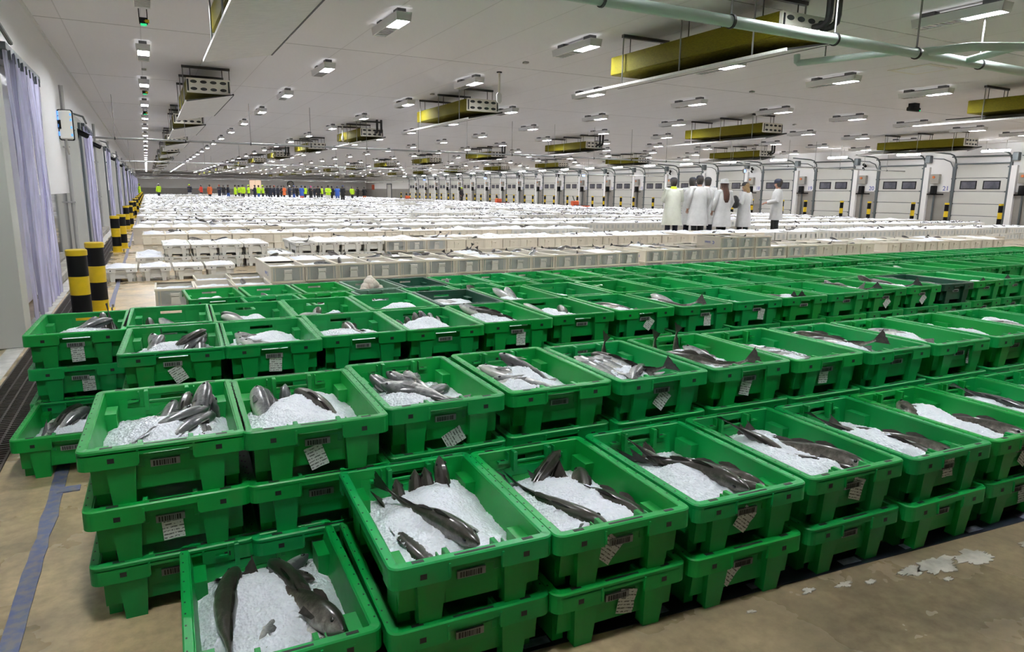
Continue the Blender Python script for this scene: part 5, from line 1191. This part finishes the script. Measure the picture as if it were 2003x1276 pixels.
# the distant crowd
crowd = [  # image column, depth, jacket, legs, cap, description
 (271, 88, 'hivis', 'navy', 'hivis', 'yellow hi-vis jacket beside the far bollards'), (333, 82, 'hivis', 'navy', 'whitecloth', 'yellow and navy clothes bending over crates'), (391, 84, 'navy', 'whitecloth', 'hivis', 'navy jacket and white trousers'),
 (413, 92, 'redcloth', 'navy', 'navy', 'red jacket'), (429, 84, 'orangecloth', 'navy', 'navy', 'orange and navy jacket'), (447, 88, 'navy', 'navy', 'redcloth', 'navy jacket and red cap'), (455, 94, 'blackcloth', 'navy', 'navy', 'black jacket'), (463.5, 85, 'navy', 'bluecloth', 'navy', 'navy jacket and blue trousers'),
 (477, 88, 'hivis', 'blackcloth', 'blackcloth', 'hi-vis jacket and black trousers'), (484, 92, 'hivis', 'navy', 'navy', 'hi-vis vest'), (491, 78, 'hivis', 'navy', 'navy', 'hi-vis jacket standing forward of the crowd'), (502, 84, 'hivis', 'navy', 'hivis', 'hooded hi-vis jacket'), (514, 83, 'navy', 'navy', 'navy', 'navy overalls'),
 (521, 85, 'hivis', 'bluecloth', 'navy', 'hi-vis jacket and blue trousers'), (529, 88, 'hivis', 'navy', 'hivis', 'bright hi-vis jacket'), (537, 90, 'blackcloth', 'navy', 'navy', 'black coat'), (543, 83, 'navy', 'navy', 'blackcloth', 'navy boiler suit'), (550, 89, 'navy', 'navy', 'redcloth', 'navy jacket with red hat'), (557, 84, 'navy', 'blackcloth', 'navy', 'navy jacket and black trousers'),
 (564, 91, 'blackcloth', 'navy', 'blackcloth', 'black jacket'), (569, 85, 'orangecloth', 'blackcloth', 'blackcloth', 'orange-shouldered jacket under the clock'), (579, 87, 'navy', 'navy', 'whitecloth', 'navy jacket and white cap'), (587, 84, 'navy', 'bluecloth', 'bluecloth', 'blue overalls'), (593, 91, 'blackcloth', 'navy', 'navy', 'dark jacket'),
 (602, 80, 'bluecloth', 'redcloth', 'bluecloth', 'blue jacket and orange-red trousers'), (608.5, 84, 'hivis', 'navy', 'navy', 'hi-vis vest behind the blue jacket'), (619, 85, 'blackcloth', 'blackcloth', 'pinkcloth', 'black coat and pink scarf'), (626, 90, 'navy', 'navy', 'navy', 'navy coat'), (633, 86, 'blackcloth', 'blackcloth', 'blackcloth', 'all black clothes'), (640, 90, 'hivis', 'blackcloth', 'blackcloth', 'dark hi-vis vest'),
 (652, 72, 'hivis', 'whitecloth', 'navy', 'large hi-vis jacket and white trousers'), (659, 80, 'blackcloth', 'blackcloth', 'navy', 'black jacket beside the large hi-vis jacket'), (669, 82, 'bluecloth', 'bluecloth', 'bluecloth', 'bright blue jacket'), (679, 69, 'blackcloth', 'blackcloth', 'bluecloth', 'black overalls standing nearest of the crowd'), (697, 88, 'hivis', 'navy', 'navy', 'hi-vis coat at the dock end of the crowd'),
 (707, 92, 'blackcloth', 'blackcloth', 'navy', 'dark jacket at the dock end'), (720, 92, 'blackcloth', 'orangecloth', 'navy', 'dark jacket and orange trousers at the dock end'), (903, 76, 'blackcloth', 'blackcloth', 'hivis', 'dark jacket with hi-vis shoulders before the far docks')]
random.seed(4)
aisles = [(a+1.25+b_)/2 for a, b_ in zip(RY[:-1], RY[1:])]
for i, (u, d_, tm, lm, cm_, ds) in enumerate(crowd):
    x, y = px2(u, d_); ya = min(aisles, key=lambda a: abs(a-y)); x = max(x*ya/y, -.8); y = ya
    person(x, y, random.uniform(0, 2*PI), 'distant person in %s, %s along the crowd' % (ds, ordw(i+1)), i % 3, 'jacket' if i % 4 else 'vest', tm, lm, cm_, 'orangecloth' if u == 652 else 'blackcloth', s=1.0, grp='crowd at the far end')
# orange pallet trucks parked by the far docks
for i, (u, d_) in enumerate(((980, 62), (1128, 52), (805, 84))):
    x, y = px2(u, d_); m_ = MB(); m_.box(-.9, .9, -.28, .28, .08, .42, 0, .03); m_.box(.6, .95, -.25, .25, .42, .75, 0, .04); m_.tube([(.8, 0, .7), (1.1, 0, 1.1)], .03, 6, 1); m_.box(-.8, .5, -.26, -.05, .42, .46, 1); m_.box(-.8, .5, .05, .26, .42, .46, 1)
    for sx in (-.6, .7): m_.tube([(sx, -.2, .08), (sx, .2, .08)], .08, 10, 1)
    x = min(x, 30.6)
    tag(obj('pallet_truck', m_.mesh('truck', ['redorange', 'black']), None, (x, y, 0), (0, 0, R(90))), 'red-orange pallet truck parked before the docks, %s' % ['middle one', 'nearest one', 'farthest one'][i], 'pallet truck', 'pallet trucks')
